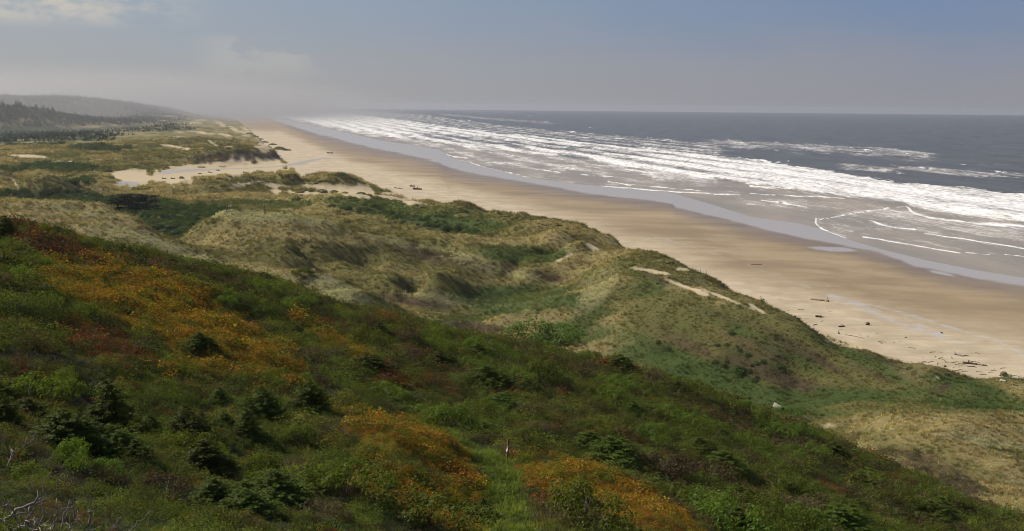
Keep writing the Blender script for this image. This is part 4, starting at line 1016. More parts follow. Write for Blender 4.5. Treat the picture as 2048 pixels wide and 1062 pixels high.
# the spruce shrubs one can tell apart (foot pixel, width and height in photo pixels)
NAMED = [(222, 872, 118, 128, 0, 'largest dark spruce shrub, broad and pointed, beside the black hollow'),
         (112, 898, 135, 86, 1, 'wide bushy spruce shrub between the black hollow and the dead branches'),
         (4, 850, 70, 80, 2, 'half hidden spruce shrub cut off by the edge of the view'),
         (364, 882, 84, 84, 3, 'cone shaped dark spruce shrub in the row below the orange patch, middle of three'),
         (306, 872, 56, 56, 1, 'small rounded spruce shrub squeezed between two taller ones in the row'),
         (495, 878, 74, 74, 0, 'leaning spruce shrub with bright lit side at the end of the row'),
         (448, 862, 54, 48, 2, 'low spruce shrub tucked against the leaning one'),
         (536, 842, 86, 84, 3, 'dark upright spruce shrub standing below the orange heath'),
         (608, 830, 92, 86, 1, 'full spruce shrub beside the brown bare soil of the trail'),
         (440, 818, 62, 52, 0, 'dim spruce shrub on the slope above the row'),
         (240, 912, 100, 62, 2, 'spreading spruce shrub in front of the largest one'),
         (130, 622, 34, 34, 0, 'tiny lone spruce in the upper orange patch'),
         (250, 636, 30, 26, 3, 'tiny second spruce lower in the upper orange patch'),
         (398, 700, 66, 44, 1, 'small spruce shrub growing at the lower rim of the orange patch'),
         (12, 474, 60, 44, 0, 'dark spruce on the skyline of the near slope above the red patch'),
         (850, 990, 40, 36, 2, 'small solitary spruce shrub in the orange cover by the grassy path'),
         (970, 1040, 60, 60, 3, 'spruce shrub crowding the grassy path on its uphill side'),
         (1185, 1025, 46, 40, 1, 'spruce shrub inside the orange patch on the downhill side of the path')]
for (u_, v_, wpx, hpx, k, lb) in NAMED:
    X, Y, Z, D_ = ground_hit(u_, v_)
    put(spr[k], (X, Y, Z - .05), random.uniform(0, 6.3), (wpx * D_ / 2000 / 1.1, wpx * D_ / 2000 / 1.1, hpx * D_ / 2000 * .92), lb, 'spruce shrubs on the near slope')
ROUND = [(494, 900, 84, 46, 2, 'rounded dark green bush below the row of spruces'), (598, 884, 96, 50, 2, 'broad rounded bush next to the bare twigs of the trail bend'), (962, 848, 62, 24, 3, 'bright yellow green dome shaped bush on the dark slope'),
         (1575, 832, 70, 22, 3, 'bright green mounded bush below the pale stump in the hollow'), (604, 555, 56, 24, 2, 'solitary round blue green bush in the tan dunes'), (1085, 690, 190, 60, 3, 'large bright green spreading bush at the foot of the foredune'),
         (1850, 790, 34, 26, 4, 'dark brown wind bent bush on the back of the foredune'), (1545, 640, 34, 22, 0, 'dark green bush on the crest of the foredune'), (1245, 920, 90, 46, 1, 'wind shaped bush with bright crown on the slope beyond the post'), (1300, 760, 60, 30, 4, 'brown bush on the brow of the slope above the hollow')]
for (u_, v_, wpx, hpx, k, lb) in ROUND:
    X, Y, Z, D_ = ground_hit(u_, v_)
    put(rb[k], (X, Y, Z - .05), random.uniform(-.6, .2), (wpx * D_ / 2000 / 2.0, wpx * D_ / 2000 / 2.0, hpx * D_ / 2000 / .72), lb, None, 'rounded_bush')
# the many wind-pruned shrubs of the slope
cnt = 0; placed = []
while cnt < NSHRUB:
    t_ = math.radians(random.uniform(-28, 28)); d_ = random.uniform(26, 122)
    if random.random() > .25 + .75 * d_ / 122 or d_ > d_brow(np.array([t_]))[0] + 1: continue
    x_, y_ = math.sin(t_) * d_, math.cos(t_) * d_; z_ = float(hz(np.array([x_]), np.array([y_]))[0]); u_, v_ = project(x_, y_, z_)
    if v_ > 1085: continue
    cw_ = cover(np.array([float(u_)]), np.array([float(v_)]), np.array([x_]), np.array([y_]), COVER_H, BASE_H)[0]
    if cw_[ORANGE] + cw_[RUST] > .35 or cw_[GRASS] > .5 or cw_[SOIL_SHADE] > .3 or fbm(np.array([x_ / 16]), np.array([y_ / 16]), 2, 333)[0] < -.22: continue
    s_ = random.uniform(.65, 1.6) * (1.35 if u_ > 700 else 1)
    if any((x_ - a) ** 2 + (y_ - b_) ** 2 < (.55 * (s_ + c_)) ** 2 for a, b_, c_ in placed): continue
    placed.append((x_, y_, s_)); cnt += 1
    con = random.random() < .2
    right = u_ > 900
    if con: put(spr[random.randrange(4)], (x_, y_, z_ - .08), random.uniform(0, 6.3), (s_ * 1.6, s_ * 1.6, s_ * .95), 'low dark spruce shrub scattered among the cover of the near slope', 'low spruce shrubs scattered on the near slope')
    else:
        k = random.choice([0, 0, 1, 1, 2, 4]); gname = ('brown leafed' if k == 4 else 'dark green')
        put(rb[k], (x_, y_, z_ - .08), -.75 + random.uniform(-.4, .4), (s_ * 1.15, s_ * .95, s_ * random.uniform(1.0, 1.7)), gname + ' wind pruned leafy shrub scattered on the near slope', gname + ' leafy shrubs scattered on the near slope')
for o in rb + spr:
    if o.name not in used and o['label'] == 'x':
        for ch in list(o.children): bpy.data.objects.remove(ch)
        bpy.data.objects.remove(o)


# dark pines standing behind the tan dune
def pine(rng):
    parts = []
    for k in range(34):
        a = rng.uniform(0, 6.28); zz = rng.uniform(.12, 1.0); rr = .52 * (1 - .75 * zz) * math.sqrt(rng.random()) + .03
        v_, f_ = dome_leaves(64, .17 * rng.uniform(.7, 1.2), .10, .07, .035, rng, .3, .8)
        parts.append((v_ + [math.cos(a) * rr, math.sin(a) * rr, zz * .93], f_))
    return merge(parts)


for k, (u_, v_, top, wpx, lb) in enumerate([(236, 432, 395, 70, 'lower dark shore pine at the near side of the group behind the tan dune'), (262, 430, 385, 62, 'tallest dark shore pine of the group behind the tan dune'), (294, 430, 388, 74, 'broad dark shore pine with forked top at the far side of the group')]):
    X, Y, Z = xyz(u_, v_, 4.5); Z = float(hz(np.array([X]), np.array([Y]))[0]); D_ = math.hypot(X, Y); rn = np.random.default_rng(450 + k)
    hgt = 60 - Z - (60 - und(np.array(float(u_)), np.array(float(top)), D_)[1])
    o = thing('pine_tree', lb, 'tree', (X, Y, Z - .2), random.uniform(0, 6), (wpx * D_ / 2000, wpx * D_ / 2000, float(hgt)), 'dark pines behind the tan dune')
    link('crown', mesh_np('crown', *pine(rn), [m_pine], smooth=False), o); link('trunk', clean_mesh('trunk', *tube([(0, 0, -.05), (.02, .01, .4), (.0, .02, .85)], [.035, .025, .008]), bark), o)

# grassy hummocks on the open sand
m_hum = foliage('hummock_grass', None, (.25, .23, .085), .4, .4)
m_mound, g, b = mat('hummock_sand'); g.put(b.inputs['Base Color'], g.mix(g.noise(g.add('ShaderNodeTexCoord').outputs['Object'], 5, 5), (.10, .10, .035), (.16, .145, .06))); b.inputs['Roughness'].default_value = .95


def hummock(rng):
    a, e = np.meshgrid(np.linspace(0, 2 * math.pi, 29)[:-1], np.linspace(0, math.pi / 2, 9), indexing='ij')
    r = np.cos(e) * (1 + .18 * np.sin(a * 2 + rng.uniform(0, 6)) + .1 * np.sin(a * 5 + rng.uniform(0, 6)))
    vv = np.stack([np.cos(a) * r, np.sin(a) * r, np.sin(e) ** .8 * .85 - .1], -1).reshape(-1, 3); i = np.arange(28 * 9).reshape(28, 9)
    j = np.roll(i, -1, 0); ff = np.stack([i[:, :-1], j[:, :-1], j[:, 1:], i[:, 1:]], -1).reshape(-1, 4)
    gp = []
    for k in range(130):
        aa = rng.uniform(0, 6.28); ee = rng.uniform(.1, 1.5); p = np.array([math.cos(aa) * math.cos(ee), math.sin(aa) * math.cos(ee), math.sin(ee) * .78 - .08])
        v_, f_ = blades(12, .28, .03, .5, rng, .1, .6, (.5, 0)); gp.append((v_ + p, f_))
    return (vv, ff), merge(gp)


humv = []
for k in range(3):
    (mv, mf_), gr = hummock(np.random.default_rng(470 + k))
    o = thing('grass_hummock', 'x', 'hummock', (0, 0, -500)); link('sand_mound', mesh_np('sand_mound', mv, mf_, [m_mound]), o); link('grass_tuft', mesh_np('grass_tuft', *gr, [m_hum], smooth=False), o); humv.append(o)
HUM = [(558, 299, 20, 11, 'largest of three grassy hummocks at the tip of the far dunes'), (571, 301, 11, 7, 'middle of three grassy hummocks at the tip of the far dunes'), (579, 301, 7, 5, 'smallest of three grassy hummocks at the tip of the far dunes'), (545, 290, 14, 6, None), (530, 285, 12, 5, None), (522, 279, 10, 4, None), (510, 274, 12, 5, None), (498, 268, 12, 5, None), (592, 398, 18, 13, 'steep pointed hummock alone on the bare sand'),
       (600, 385, 16, 10, None), (613, 381, 12, 7, None), (645, 383, 18, 8, None), (622, 382, 10, 7, None), (668, 384, 14, 7, None), (690, 387, 14, 7, None), (722, 388, 18, 8, None), (738, 391, 12, 7, None), (755, 397, 20, 8, None), (772, 400, 12, 7, None), (789, 402, 16, 6, None), (800, 404, 12, 6, None), (662, 396, 12, 7, None), (675, 394, 10, 6, None), (698, 396, 12, 7, None),
       (832, 411, 10, 6, None), (845, 414, 12, 6, None), (858, 417, 10, 5, None), (885, 422, 17, 9, 'rounded hummock just seaward of the green dune ridge'), (925, 433, 30, 12, 'widest grassy hummock on the beach edge of the green ridge'), (951, 436, 14, 9, None), (566, 380, 12, 5, None), (632, 366, 10, 4, None), (1330, 524, 30, 12, None), (285, 377, 26, 9, 'dark shrubby hummock beside the creek bend'), (363, 357, 9, 8, None)]
for i, (u_, v_, wpx, hpx, lb) in enumerate(HUM):
    X, Y, Z, D_ = ground_hit(u_, v_, 150)
    put(humv[i % 3], (X, Y, Z - .12 * hpx * D_ / 2000), random.uniform(-.5, .5), (wpx * D_ / 4000 * 1.1, wpx * D_ / 4000, hpx * D_ / 2000 * .72), lb or 'small grassy hummock on the open sand beyond the dunes', None if lb else 'small grassy hummocks on the sand')

# ------------------------------------------------------------------ driftwood, stones, post
wood, g, b = mat('driftwood')
tc = g.add('ShaderNodeTexCoord').outputs['Object']; rnd = g.add('ShaderNodeObjectInfo').outputs['Random']
grain = g.noise(g.mapping(tc, (.7, 9, 9)), 3, 5, .65)
g.put(b.inputs['Base Color'], g.mix(grain, (.16, .12, .085), (.48, .38, .27))); b.inputs['Roughness'].default_value = .85
bp = g.add('ShaderNodeBump', {'Height': grain, 'Strength': .6, 'Distance': .05}); g.put(b.inputs['Normal'], bp.outputs[0])
dwood, g, b = mat('dark_wet_wood')
tc = g.add('ShaderNodeTexCoord').outputs['Object']
g.put(b.inputs['Base Color'], g.mix(g.noise(g.mapping(tc, (1, 8, 8)), 3, 5), (.035, .026, .02), (.12, .085, .06))); b.inputs['Roughness'].default_value = .8
pwood, g, b = mat('bleached_wood')
tc = g.add('ShaderNodeTexCoord').outputs['Object']
g.put(b.inputs['Base Color'], g.mix(g.ramp(g.noise(g.mapping(tc, (1, 5, 5)), 2.5, 5, .7), .35, .65), (.10, .085, .075), (.46, .42, .375))); b.inputs['Roughness'].default_value = .85
rock, g, b = mat('brown_stone')
tc = g.add('ShaderNodeTexCoord').outputs['Object']
g.put(b.inputs['Base Color'], g.mix(g.noise(tc, 4, 6, .7), (.06, .042, .03), (.19, .135, .09))); b.inputs['Roughness'].default_value = .9


def log_mesh(name, L, r, m, rng, taper=.65, bend=.05, stubs=2, seg=9):
    n_ = 9; q = np.linspace(-.5, .5, n_)
    p = np.stack([q * L, bend * L * np.cos(q * 3) + rng.normal(scale=.012 * L, size=n_), r * .7 + rng.normal(scale=.15 * r, size=n_)], 1)
    parts = [tube(p, r * np.linspace(1, taper, n_) * rng.uniform(.88, 1.12, n_), seg)]
    for k in range(stubs):
        i = rng.integers(1, n_ - 1); a = rng.uniform(.4, 2.7)
        e = p[i] + np.array([rng.uniform(-.1, .1) * L, math.cos(a) * r * 3, abs(math.sin(a)) * r * 3]); parts.append(tube([p[i], (p[i] + e) / 2 + [0, 0, r * .2], e], [r * .45, r * .3, r * .1], 5))
    v_, f_ = merge(parts); return clean_mesh(name, v_, f_, m)


def lay(u0, v0, u1, v1, r, m, label, cat='driftwood', name='driftwood_log', stubs=2, group=None, bend=.04, taper=.65, dm=140):
    """a log from one pixel on the ground to another"""
    a = np.array(ground_hit(u0, v0, dm)[:3]); c_ = np.array(ground_hit(u1, v1, dm)[:3]); L = float(np.linalg.norm((c_ - a)[:2])); m_ = (a + c_) / 2
    rn = np.random.default_rng(int(u0 * 7 + v0)); o = link(name, log_mesh(name, L, r, m, rn, taper, bend, stubs), label=label, category=cat)
    o.location = (m_[0], m_[1], float(hz(m_[:1], m_[1:2])[0]) - r * .12); o.rotation_euler = (0, math.atan2(a[2] - c_[2], L), math.atan2(c_[1] - a[1], c_[0] - a[0]))
    if group: o['group'] = group
    return o


lay(1620, 599, 1657, 603.5, .42, wood, 'longest pale barkless log lying alone on the damp sand', stubs=1, taper=.8)
lay(1631, 634, 1643, 635, .38, dwood, 'flat dark log half sunk in the sand above the grass edge', stubs=1)
lay(1925, 727, 1954, 729.5, .30, dwood, 'long dark log lying in the strewn sticks near the round stone', stubs=2)
lay(1964, 731, 1975, 732.5, .16, dwood, 'short dark branch just beyond the long dark log', stubs=2)
lay(1934, 733, 1953, 735, .12, dwood, 'thin forked branch on the near side of the long dark log', stubs=3)
lay(1908, 709, 1922, 712, .26, pwood, 'pale log end with white tip among small branches', stubs=2)
lay(1922, 713, 1937, 712, .12, dwood, 'thin dark branch trailing from the white tipped log', stubs=2)
lay(1677, 654, 1690, 653.5, .2, dwood, 'dark tangled branch lying on the dry sand', stubs=4)
lay(1690, 670, 1728, 677, .08, dwood, 'thin straggling stick parallel to the grass edge', stubs=3)
lay(1626, 651, 1634, 649, .12, dwood, 'short stick beside the foredune grass', stubs=1)
lay(1501, 529, 1524, 528.5, .12, dwood, 'curved dark stick bowed on the flat damp sand', stubs=0, bend=-.22)
lay(2000, 763, 2013, 764.5, .22, pwood, 'short grey log below the round stone', stubs=1)
lay(2022, 770, 2036, 772.5, .14, dwood, 'thin dark stick lowest on the beach by the grass', stubs=2)
lay(1011, 428.5, 1029, 430, .55, dwood, 'long dark log with upright root on the grey flat sand', stubs=3)
lay(1084, 450, 1094, 453, .5, dwood, 'dark log piece pointing to the sharp green dune', stubs=1)
lay(1113, 451.5, 1124, 452, .3, dwood, 'low dark stick next to the log piece near the green dune', stubs=2)
lay(936, 408, 949, 408.5, .4, dwood, 'straight dark log farthest out on the grey flat sand', stubs=0)
lay(1008, 433.5, 1018, 433, .3, dwood, 'stubby dark stick just below the log with upright root', stubs=1)
lay(826, 379, 843, 379.5, .9, dwood, 'thick dark log beyond the pointed dune', stubs=1)
lay(820, 373, 829, 373.5, .6, dwood, 'reddish short log behind the thick dark log', stubs=2)
lay(789, 376, 804, 378.5, .4, dwood, 'slim grey log left of the thick dark log', stubs=1)
lay(654, 306.5, 665, 307, .9, dwood, 'lone dark log far up the beach beyond the creek mouth', stubs=1)
lay(180, 346, 202, 347.5, 1.1, pwood, 'pale bleached log jam piece by the inland creek', stubs=3)
lay(160, 347, 178, 347, .7, pwood, 'second bleached log next to the log jam piece', stubs=2)
lay(380, 470, 397, 462, .22, wood, 'pale orange bare log lying on the tan dune face', stubs=1)
for k, (u_, v_) in enumerate([(328, 357.5), (346, 357.6), (234, 359.5), (420, 345), (436, 341), (516, 342.5), (400, 348), (490, 345)]):
    lay(u_ - 4, v_, u_ + 4, v_ + .4, .5, dwood, 'small dark log stranded on the sand of the creek mouth', group='dark logs on the creek mouth sand', stubs=1)
# scattered sticks of the strand line
stick = []
for k in range(5):
    rn = np.random.default_rng(500 + k); stick.append(log_mesh('stick', 1.0, .045, dwood, rn, .4, .08, 2, 5))
sx = []
for k in range(150):
    f_ = random.random()
    u_ = random.choice([random.uniform(1700, 2048), random.uniform(1880, 2048), random.uniform(1560, 1900), random.uniform(880, 1250)])
    if u_ > 1500: v_ = np.interp(u_, [1560, 1700, 1850, 2048], [600, 660, 712, 770]) + random.gauss(0, 14) + 4
    else: v_ = np.interp(u_, [880, 1000, 1250], [405, 432, 498]) + random.gauss(0, 9)
    X, Y, Z, D_ = ground_hit(u_, v_, 150)
    if (d_toe(np.array([math.atan2(X, Y)]))[0] - D_) * math.sin(math.atan2(X, Y) - COAST) > -3: continue
    o = link('driftwood_stick', stick[k % 5], label='small dark stick strewn along the strand line of the upper beach', category='driftwood', group='sticks strewn on the upper beach')
    o.location = (X, Y, Z); q = random.uniform(.5, 1.9) * max(1, D_ / 330); o.scale = (q, q, q); o.rotation_euler = (0, 0, random.gauss(.1, .7))


def stone(name, label, cat, u_, v_, wpx, hpx, m, seed, dm=150, noise=.18, flat_top=False):
    X, Y, Z, D_ = ground_hit(u_, v_, dm); bm = bmesh.new(); bmesh.ops.create_icosphere(bm, subdivisions=3, radius=1)
    co = np.array([w_.co[:] for w_ in bm.verts]); dsp = 1 + noise * fbm(co[:, 0] * 1.7 + seed, co[:, 1] * 1.7 + co[:, 2] * 2.1, 3, seed)
    for w_, k_ in zip(bm.verts, dsp): w_.co *= k_
    sx_ = wpx * D_ / 4000; sz_ = hpx * D_ / 4000 * 1.05
    bmesh.ops.scale(bm, vec=(sx_, sx_ * .85, sz_), verts=bm.verts); me = bpy.data.meshes.new(name); bm.to_mesh(me); bm.free(); me.materials.append(m)
    me.polygons.foreach_set('use_smooth', np.ones(len(me.polygons), bool)); o = link(name, me, label=label, category=cat); o.location = (X, Y, Z + sz_ * .75); return o


stone('round_boulder', 'round brown boulder sitting on the pale sand near the grass edge', 'boulder', 2007, 751, 12, 8.5, rock, 5)
stone('dark_boulder', 'small dark block with pale top on the damp sand', 'boulder', 1735, 650, 8, 6, rock, 6, noise=.3)
stone('small_stone', 'small reddish stone out on the wet sand by the water trickle', 'stone', 1883, 666.5, 4, 3, rock, 7)
stone('pale_stone', 'small pale stone on the sand between the block and the sticks', 'stone', 1811, 675.5, 4, 2.6, pwood, 8)
stone('dark_stone', 'small dark stone below the white tipped log', 'stone', 1890, 733.5, 5, 3.4, rock, 9)
# short white stub on the sand
X, Y, Z, D_ = ground_hit(1678, 668, 150)
me = clean_mesh('driftwood_stub', *tube([(0, 0, -.1), (-.12, 0, .45), (-.3, .05, .85)], [.24, .2, .13], 7), pwood); o = link('driftwood_stub', me, label='short white stub standing upright in the dry sand', category='driftwood'); o.location = (X, Y, Z)


def branchy(rng, L, r, nb, spread=.5, m=None, lean=(0, 0), name='branch', twig=.4):
    """a dead upright stem with side branches"""
    n_ = 7; q = np.linspace(0, 1, n_); p = np.stack([lean[0] * q + rng.normal(scale=.025 * L, size=n_) * q, lean[1] * q + rng.normal(scale=.025 * L, size=n_) * q, q * L - .15], 1)
    parts = [tube(p, r * (1 - .75 * q), 6)]
    for k in range(nb):
        i = rng.integers(2, n_ - 1); a = rng.uniform(0, 6.28); l_ = twig * L * rng.uniform(.4, 1) * (1.1 - q[i])
        e = p[i] + np.array([math.cos(a) * l_ * spread, math.sin(a) * l_ * spread, l_ * rng.uniform(.3, .9)]); mid = (p[i] + e) / 2 + rng.normal(scale=.05 * l_, size=3)
        parts.append(tube([p[i], mid, e], [r * .45, r * .3, r * .12], 5))
    return clean_mesh(name, *merge(parts), m)


def upright(name, u_, vb, vt, r, m, label, cat, seed, nb=4, lean=0, dm=150, twig=.4, spread=.6):
    X, Y, Z, D_ = ground_hit(u_, vb, dm); L = (vb - vt) * D_ / 2000; o = link(name, branchy(np.random.default_rng(seed), L, r, nb, spread, m, (lean * D_ / 2000, 0), name, twig), label=label, category=cat); o.location = (X, Y, Z); return o


upright('driftwood_pole', 1416, 558, 537, .07, dwood, 'thin upright driftwood pole standing in the sand beside the dune grass', 'driftwood', 1, 2, -5)
upright('tangled_branch', 1401, 548, 534, .07, dwood, 'short tangled upright branch beside the thin pole', 'driftwood', 2, 8, 0, spread=1)
upright('dead_tree', 530, 428, 408, .22, dwood, 'slim dead tree trunk standing in the green below the sandy dunes', 'dead tree', 3, 4, 0)
upright('dead_snag', 452, 424, 408, .25, dwood, 'broken dark snag with splayed stubs at the top of the tan dune', 'dead tree', 4, 7, 4, spread=.9)
upright('dead_sapling', 468, 412, 397, .12, dwood, 'faint thin dead sapling behind the broken snag', 'dead tree', 5, 2, 0)

# pale stump in the hollow, hollow end towards the viewer, darkened for its shade
X, Y, Z, D_ = ground_hit(1557, 822, 120)
q = 15 * D_ / 2000
o = thing('bleached_stump', 'pale bleached log stump with hollow end darkened as shade lying in the green hollow', 'driftwood', (X, Y, Z))
rn = np.random.default_rng(9); pp = []; n_ = 9
k_ = np.linspace(0, 2 * math.pi, 18, endpoint=False); ring = 1 + .16 * np.sin(k_ * 3 + 1) + .1 * np.sin(k_ * 5)
ax0 = np.array([.33, -.42, .30]) * q * 1.2; ax1 = np.array([-.40, .38, .62]) * q * 1.2
tg = ax1 - ax0; tg /= np.linalg.norm(tg); a_ = np.cross(tg, [0, 0, 1]); a_ /= np.linalg.norm(a_); b_ = np.cross(tg, a_)
vv = []
for f_ in np.linspace(0, 1, 6): vv.append(ax0 + (ax1 - ax0) * f_ + (.34 - .06 * f_) * q * ring[:, None] * (a_ * np.cos(k_)[:, None] + b_ * np.sin(k_)[:, None]) * (1 + .05 * rn.normal(size=(18, 1))))
for f_ in (0, .3): vv.insert(0, ax0 + (ax1 - ax0) * f_ + .25 * q * ring[:, None] * (a_ * np.cos(k_)[:, None] + b_ * np.sin(k_)[:, None]))
vv = np.concatenate(vv); i = np.arange(len(vv)).reshape(-1, 18); j = np.roll(i, -1, 1)
ff = np.stack([i[:-1], j[:-1], j[1:], i[1:]], -1).reshape(-1, 4)
link('stump_wood', clean_mesh('stump_wood', np.concatenate([vv, [ax1, ax0 + (ax1 - ax0) * .3]]), np.concatenate([ff, [[len(vv), i[-1][m_], i[-1][(m_ + 1) % 18], len(vv)] for m_ in range(18)], [[len(vv) + 1, i[0][(m_ + 1) % 18], i[0][m_], len(vv) + 1] for m_ in range(18)]]), pwood), o)
link('end_shade', clean_mesh('end_shade', *tube([ax0 + (ax1 - ax0) * .02, ax0 + (ax1 - ax0) * .05], [.24 * q, .24 * q], 14), dwood), o)  # dark disc stands in for the shade inside the stump's near end
# pale stones spilled on the slope at the tan dune
m_peb, g, b = mat('pale_rubble'); g.put(b.inputs['Base Color'], g.mix(g.noise(g.add('ShaderNodeTexCoord').outputs['Object'], 3, 3), (.36, .29, .2), (.55, .47, .35)))

# trail post with a small white plate on its side
post_w, g, b = mat('post_wood'); tc = g.add('ShaderNodeTexCoord').outputs['Object']
g.put(b.inputs['Base Color'], g.mix(g.noise(g.mapping(tc, (10, 10, 1)), 5, 4), (.10, .045, .025), (.20, .095, .05))); b.inputs['Roughness'].default_value = .8
white_p, g, b = mat('white_plate'); g.put(b.inputs['Base Color'], g.mix(g.noise(g.add('ShaderNodeTexCoord').outputs['Object'], 8, 3), (.62, .62, .62), (.80, .80, .80))); b.inputs['Roughness'].default_value = .5


def box_mesh(name, sx, sy, sz, m, bev=.008, z0=0):
    bm = bmesh.new(); bmesh.ops.create_cube(bm, size=1); bmesh.ops.scale(bm, vec=(sx, sy, sz), verts=bm.verts); bmesh.ops.translate(bm, vec=(0, 0, z0 + sz / 2), verts=bm.verts)
    bmesh.ops.bevel(bm, geom=bm.edges[:], offset=bev, segments=2, affect='EDGES'); me = bpy.data.meshes.new(name); bm.to_mesh(me); bm.free(); me.materials.append(m); return me


X, Y, Z, D_ = ground_hit(1014, 921)
hp = 47 * D_ / 2000
o = thing('trail_post', 'slim reddish brown wooden trail post with white plate beside the grassy path', 'post', (X, Y, Z), .35)
o.rotation_euler = (0, math.radians(4), .35)
link('post', box_mesh('post', .10, .10, hp + .3, post_w, .01, -.3), o)
pl = link('sign_plate', box_mesh('sign_plate', .012, .13, .34, white_p, .004), o); pl.location = (-.062, -.015, hp * .42); pl.rotation_euler = (0, .12, 0)

# bare dead branches close to the viewpoint
graywood, g, b = mat('weathered_branch'); tc = g.add('ShaderNodeTexCoord').outputs['Object']
g.put(b.inputs['Base Color'], g.mix(g.noise(g.mapping(tc, (8, 8, 2)), 4, 4), (.11, .085, .07), (.33, .28, .23))); b.inputs['Roughness'].default_value = .9
DEAD = [(15, 936, 27, 900, .045, 'thick straight dead stem rising from the bushes at the edge of the view'), (-6, 1046, 82, 996, .05, 'long slanting dead branch crossing the other bare twigs'), (2, 1028, 22, 997, .03, 'whitish forked dead twig low at the edge of the view'), (84, 1062, 87, 994, .028, 'upright crooked dead twig with whitish tip'), (146, 1040, 147, 998, .02, 'slender vertical dead twig over the green leaves'), (178, 1050, 184, 1021, .045, 'thick broken dead stub apart from the other branches'), (62, 984, 66, 960, .02, 'short bare twig standing alone above the leaves'),
        (48, 1066, 60, 1012, .03, None), (36, 1070, 30, 1020, .025, None), (105, 1066, 118, 1010, .03, None), (120, 1070, 140, 1000, .025, None), (70, 1072, 40, 1030, .03, None), (20, 1072, 8, 1040, .025, None), (95, 1072, 75, 1036, .02, None), (135, 1072, 160, 1030, .022, None), (56, 1072, 100, 1040, .022, None), (215, 1075, 236, 1040, .02, None), (200, 1075, 165, 1046, .02, None), (250, 1075, 300, 1022, .014, None), (14, 1074, 46, 1046, .02, None), (110, 1074, 90, 1050, .02, None), (38, 900, 70, 876, .02, None), (44, 898, 84, 884, .016, None), (150, 1074, 132, 1044, .02, None), (160, 1074, 200, 1052, .015, None), (0, 1074, 26, 1052, .02, None), (64, 1074, 70, 1034, .02, None), (84, 1074, 112, 1046, .02, None)]
for k, (u0, v0, u1, v1, r, lb) in enumerate(DEAD):
    X, Y, Z, D_ = ground_hit(u0, v0, 8); e = ray(u1, v1); e = e / math.hypot(e[0], e[1]) * (D_ + random.uniform(-.5, .5)); e = np.array([e[0], e[1], e[2] + H]) - [X, Y, Z]
    rn = np.random.default_rng(600 + k); n_ = 8; q = np.linspace(0, 1, n_); L = np.linalg.norm(e)
    p = q[:, None] * e + rn.normal(scale=.03 * L, size=(n_, 3)) * np.sin(q * 3)[:, None]; p[0, 2] -= .2
    parts = [tube(p, .75 * r * (1 - .6 * q), 6)]
    for m_ in range(4):
        i = rn.integers(2, n_ - 1); sd_ = e / L + rn.normal(scale=.7, size=3); en = p[i] + sd_ * L * rn.uniform(.12, .35); parts.append(tube([p[i], (p[i] + en) / 2 + rn.normal(scale=.02 * L, size=3), en], [r * .45, r * .35, r * .15], 5))
    o = link('dead_branch', clean_mesh('dead_branch', *merge(parts), graywood), label=lb or 'bare grey dead branch in the tangle nearest the viewpoint', category='branch', group=None or ('bare branches nearest the viewpoint' if not lb else 'dead branches at the lower corner')); o.location = (X, Y, Z)

# ------------------------------------------------------------------ creek and lagoon
wat, g, b = mat('still_water'); tc = g.add('ShaderNodeNewGeometry').outputs['Position']
g.put(b.inputs['Base Color'], (.33, .29, .24)); b.inputs['Roughness'].default_value = .4; b.inputs['Specular IOR Level'].default_value = .2
bp = g.add('ShaderNodeBump', {'Height': g.noise(tc, .8, 3), 'Strength': .12, 'Distance': .1}); g.put(b.inputs['Normal'], bp.outputs[0])


def ribbon(name, pts, zoff):
    """pts: (u, v, half width in metres); water lies just over the ground"""
    P3 = []; 
    for (u_, v_, w_) in pts:
        X, Y, Z = xyz(u_, v_, 1.6); P3.append((X, Y, w_))
    P3 = np.array(P3); tt = np.linspace(0, 1, 160); kk = np.linspace(0, 1, len(P3))
    px, py, pw_ = (np.interp(tt, kk, P3[:, c_]) for c_ in range(3))
    ker = np.ones(9) / 9
    px, py = (np.convolve(np.pad(a, 4, 'edge'), ker, 'valid') for a in (px, py))
    dx, dy = np.gradient(px), np.gradient(py); l_ = np.hypot(dx, dy); nx, ny = -dy / l_, dx / l_
    pw_ = pw_ * (1 + .3 * fbm(px / 15, py / 15, 2, 401))
    js = np.linspace(-1, 1, 7); Xg = px[:, None] + nx[:, None] * pw_[:, None] * js; Yg = py[:, None] + ny[:, None] * pw_[:, None] * js
    Zg = hz(Xg, Yg) + zoff
    return link(name, mesh_np(name, np.stack([Xg, Yg, Zg], -1).reshape(-1, 3), grid_faces(160, 7), [wat]), kind='structure')


ribbon('creek', [(212, 358, 9), (222, 363, 9), (250, 368, 9), (280, 375, 7), (300, 377, 4)], .06)
ribbon('creek', [(318, 349, 5), (350, 343, 10), (420, 338, 9), (500, 334.5, 8), (560, 332, 8), (590, 330, 7), (612, 324, 6), (640, 318, 5), (700, 316, 2)], .06)
lx, ly = [], []
t0_, d0_ = unz(np.array([25., 90, 160, 245, 245, 160, 90, 25]), np.array([244.5, 243.6, 243.4, 245, 248.2, 247.2, 246, 245.2]), 3.4)
bm = bmesh.new(); vs_ = [bm.verts.new((math.sin(a) * c_, math.cos(a) * c_, 0)) for a, c_ in zip(t0_, d0_)]; bm.faces.new(vs_); me = bpy.data.meshes.new('lagoon'); bm.to_mesh(me); bm.free(); me.materials.append(wat)
o = link('lagoon', me, kind='structure'); o.location.z = 3.0
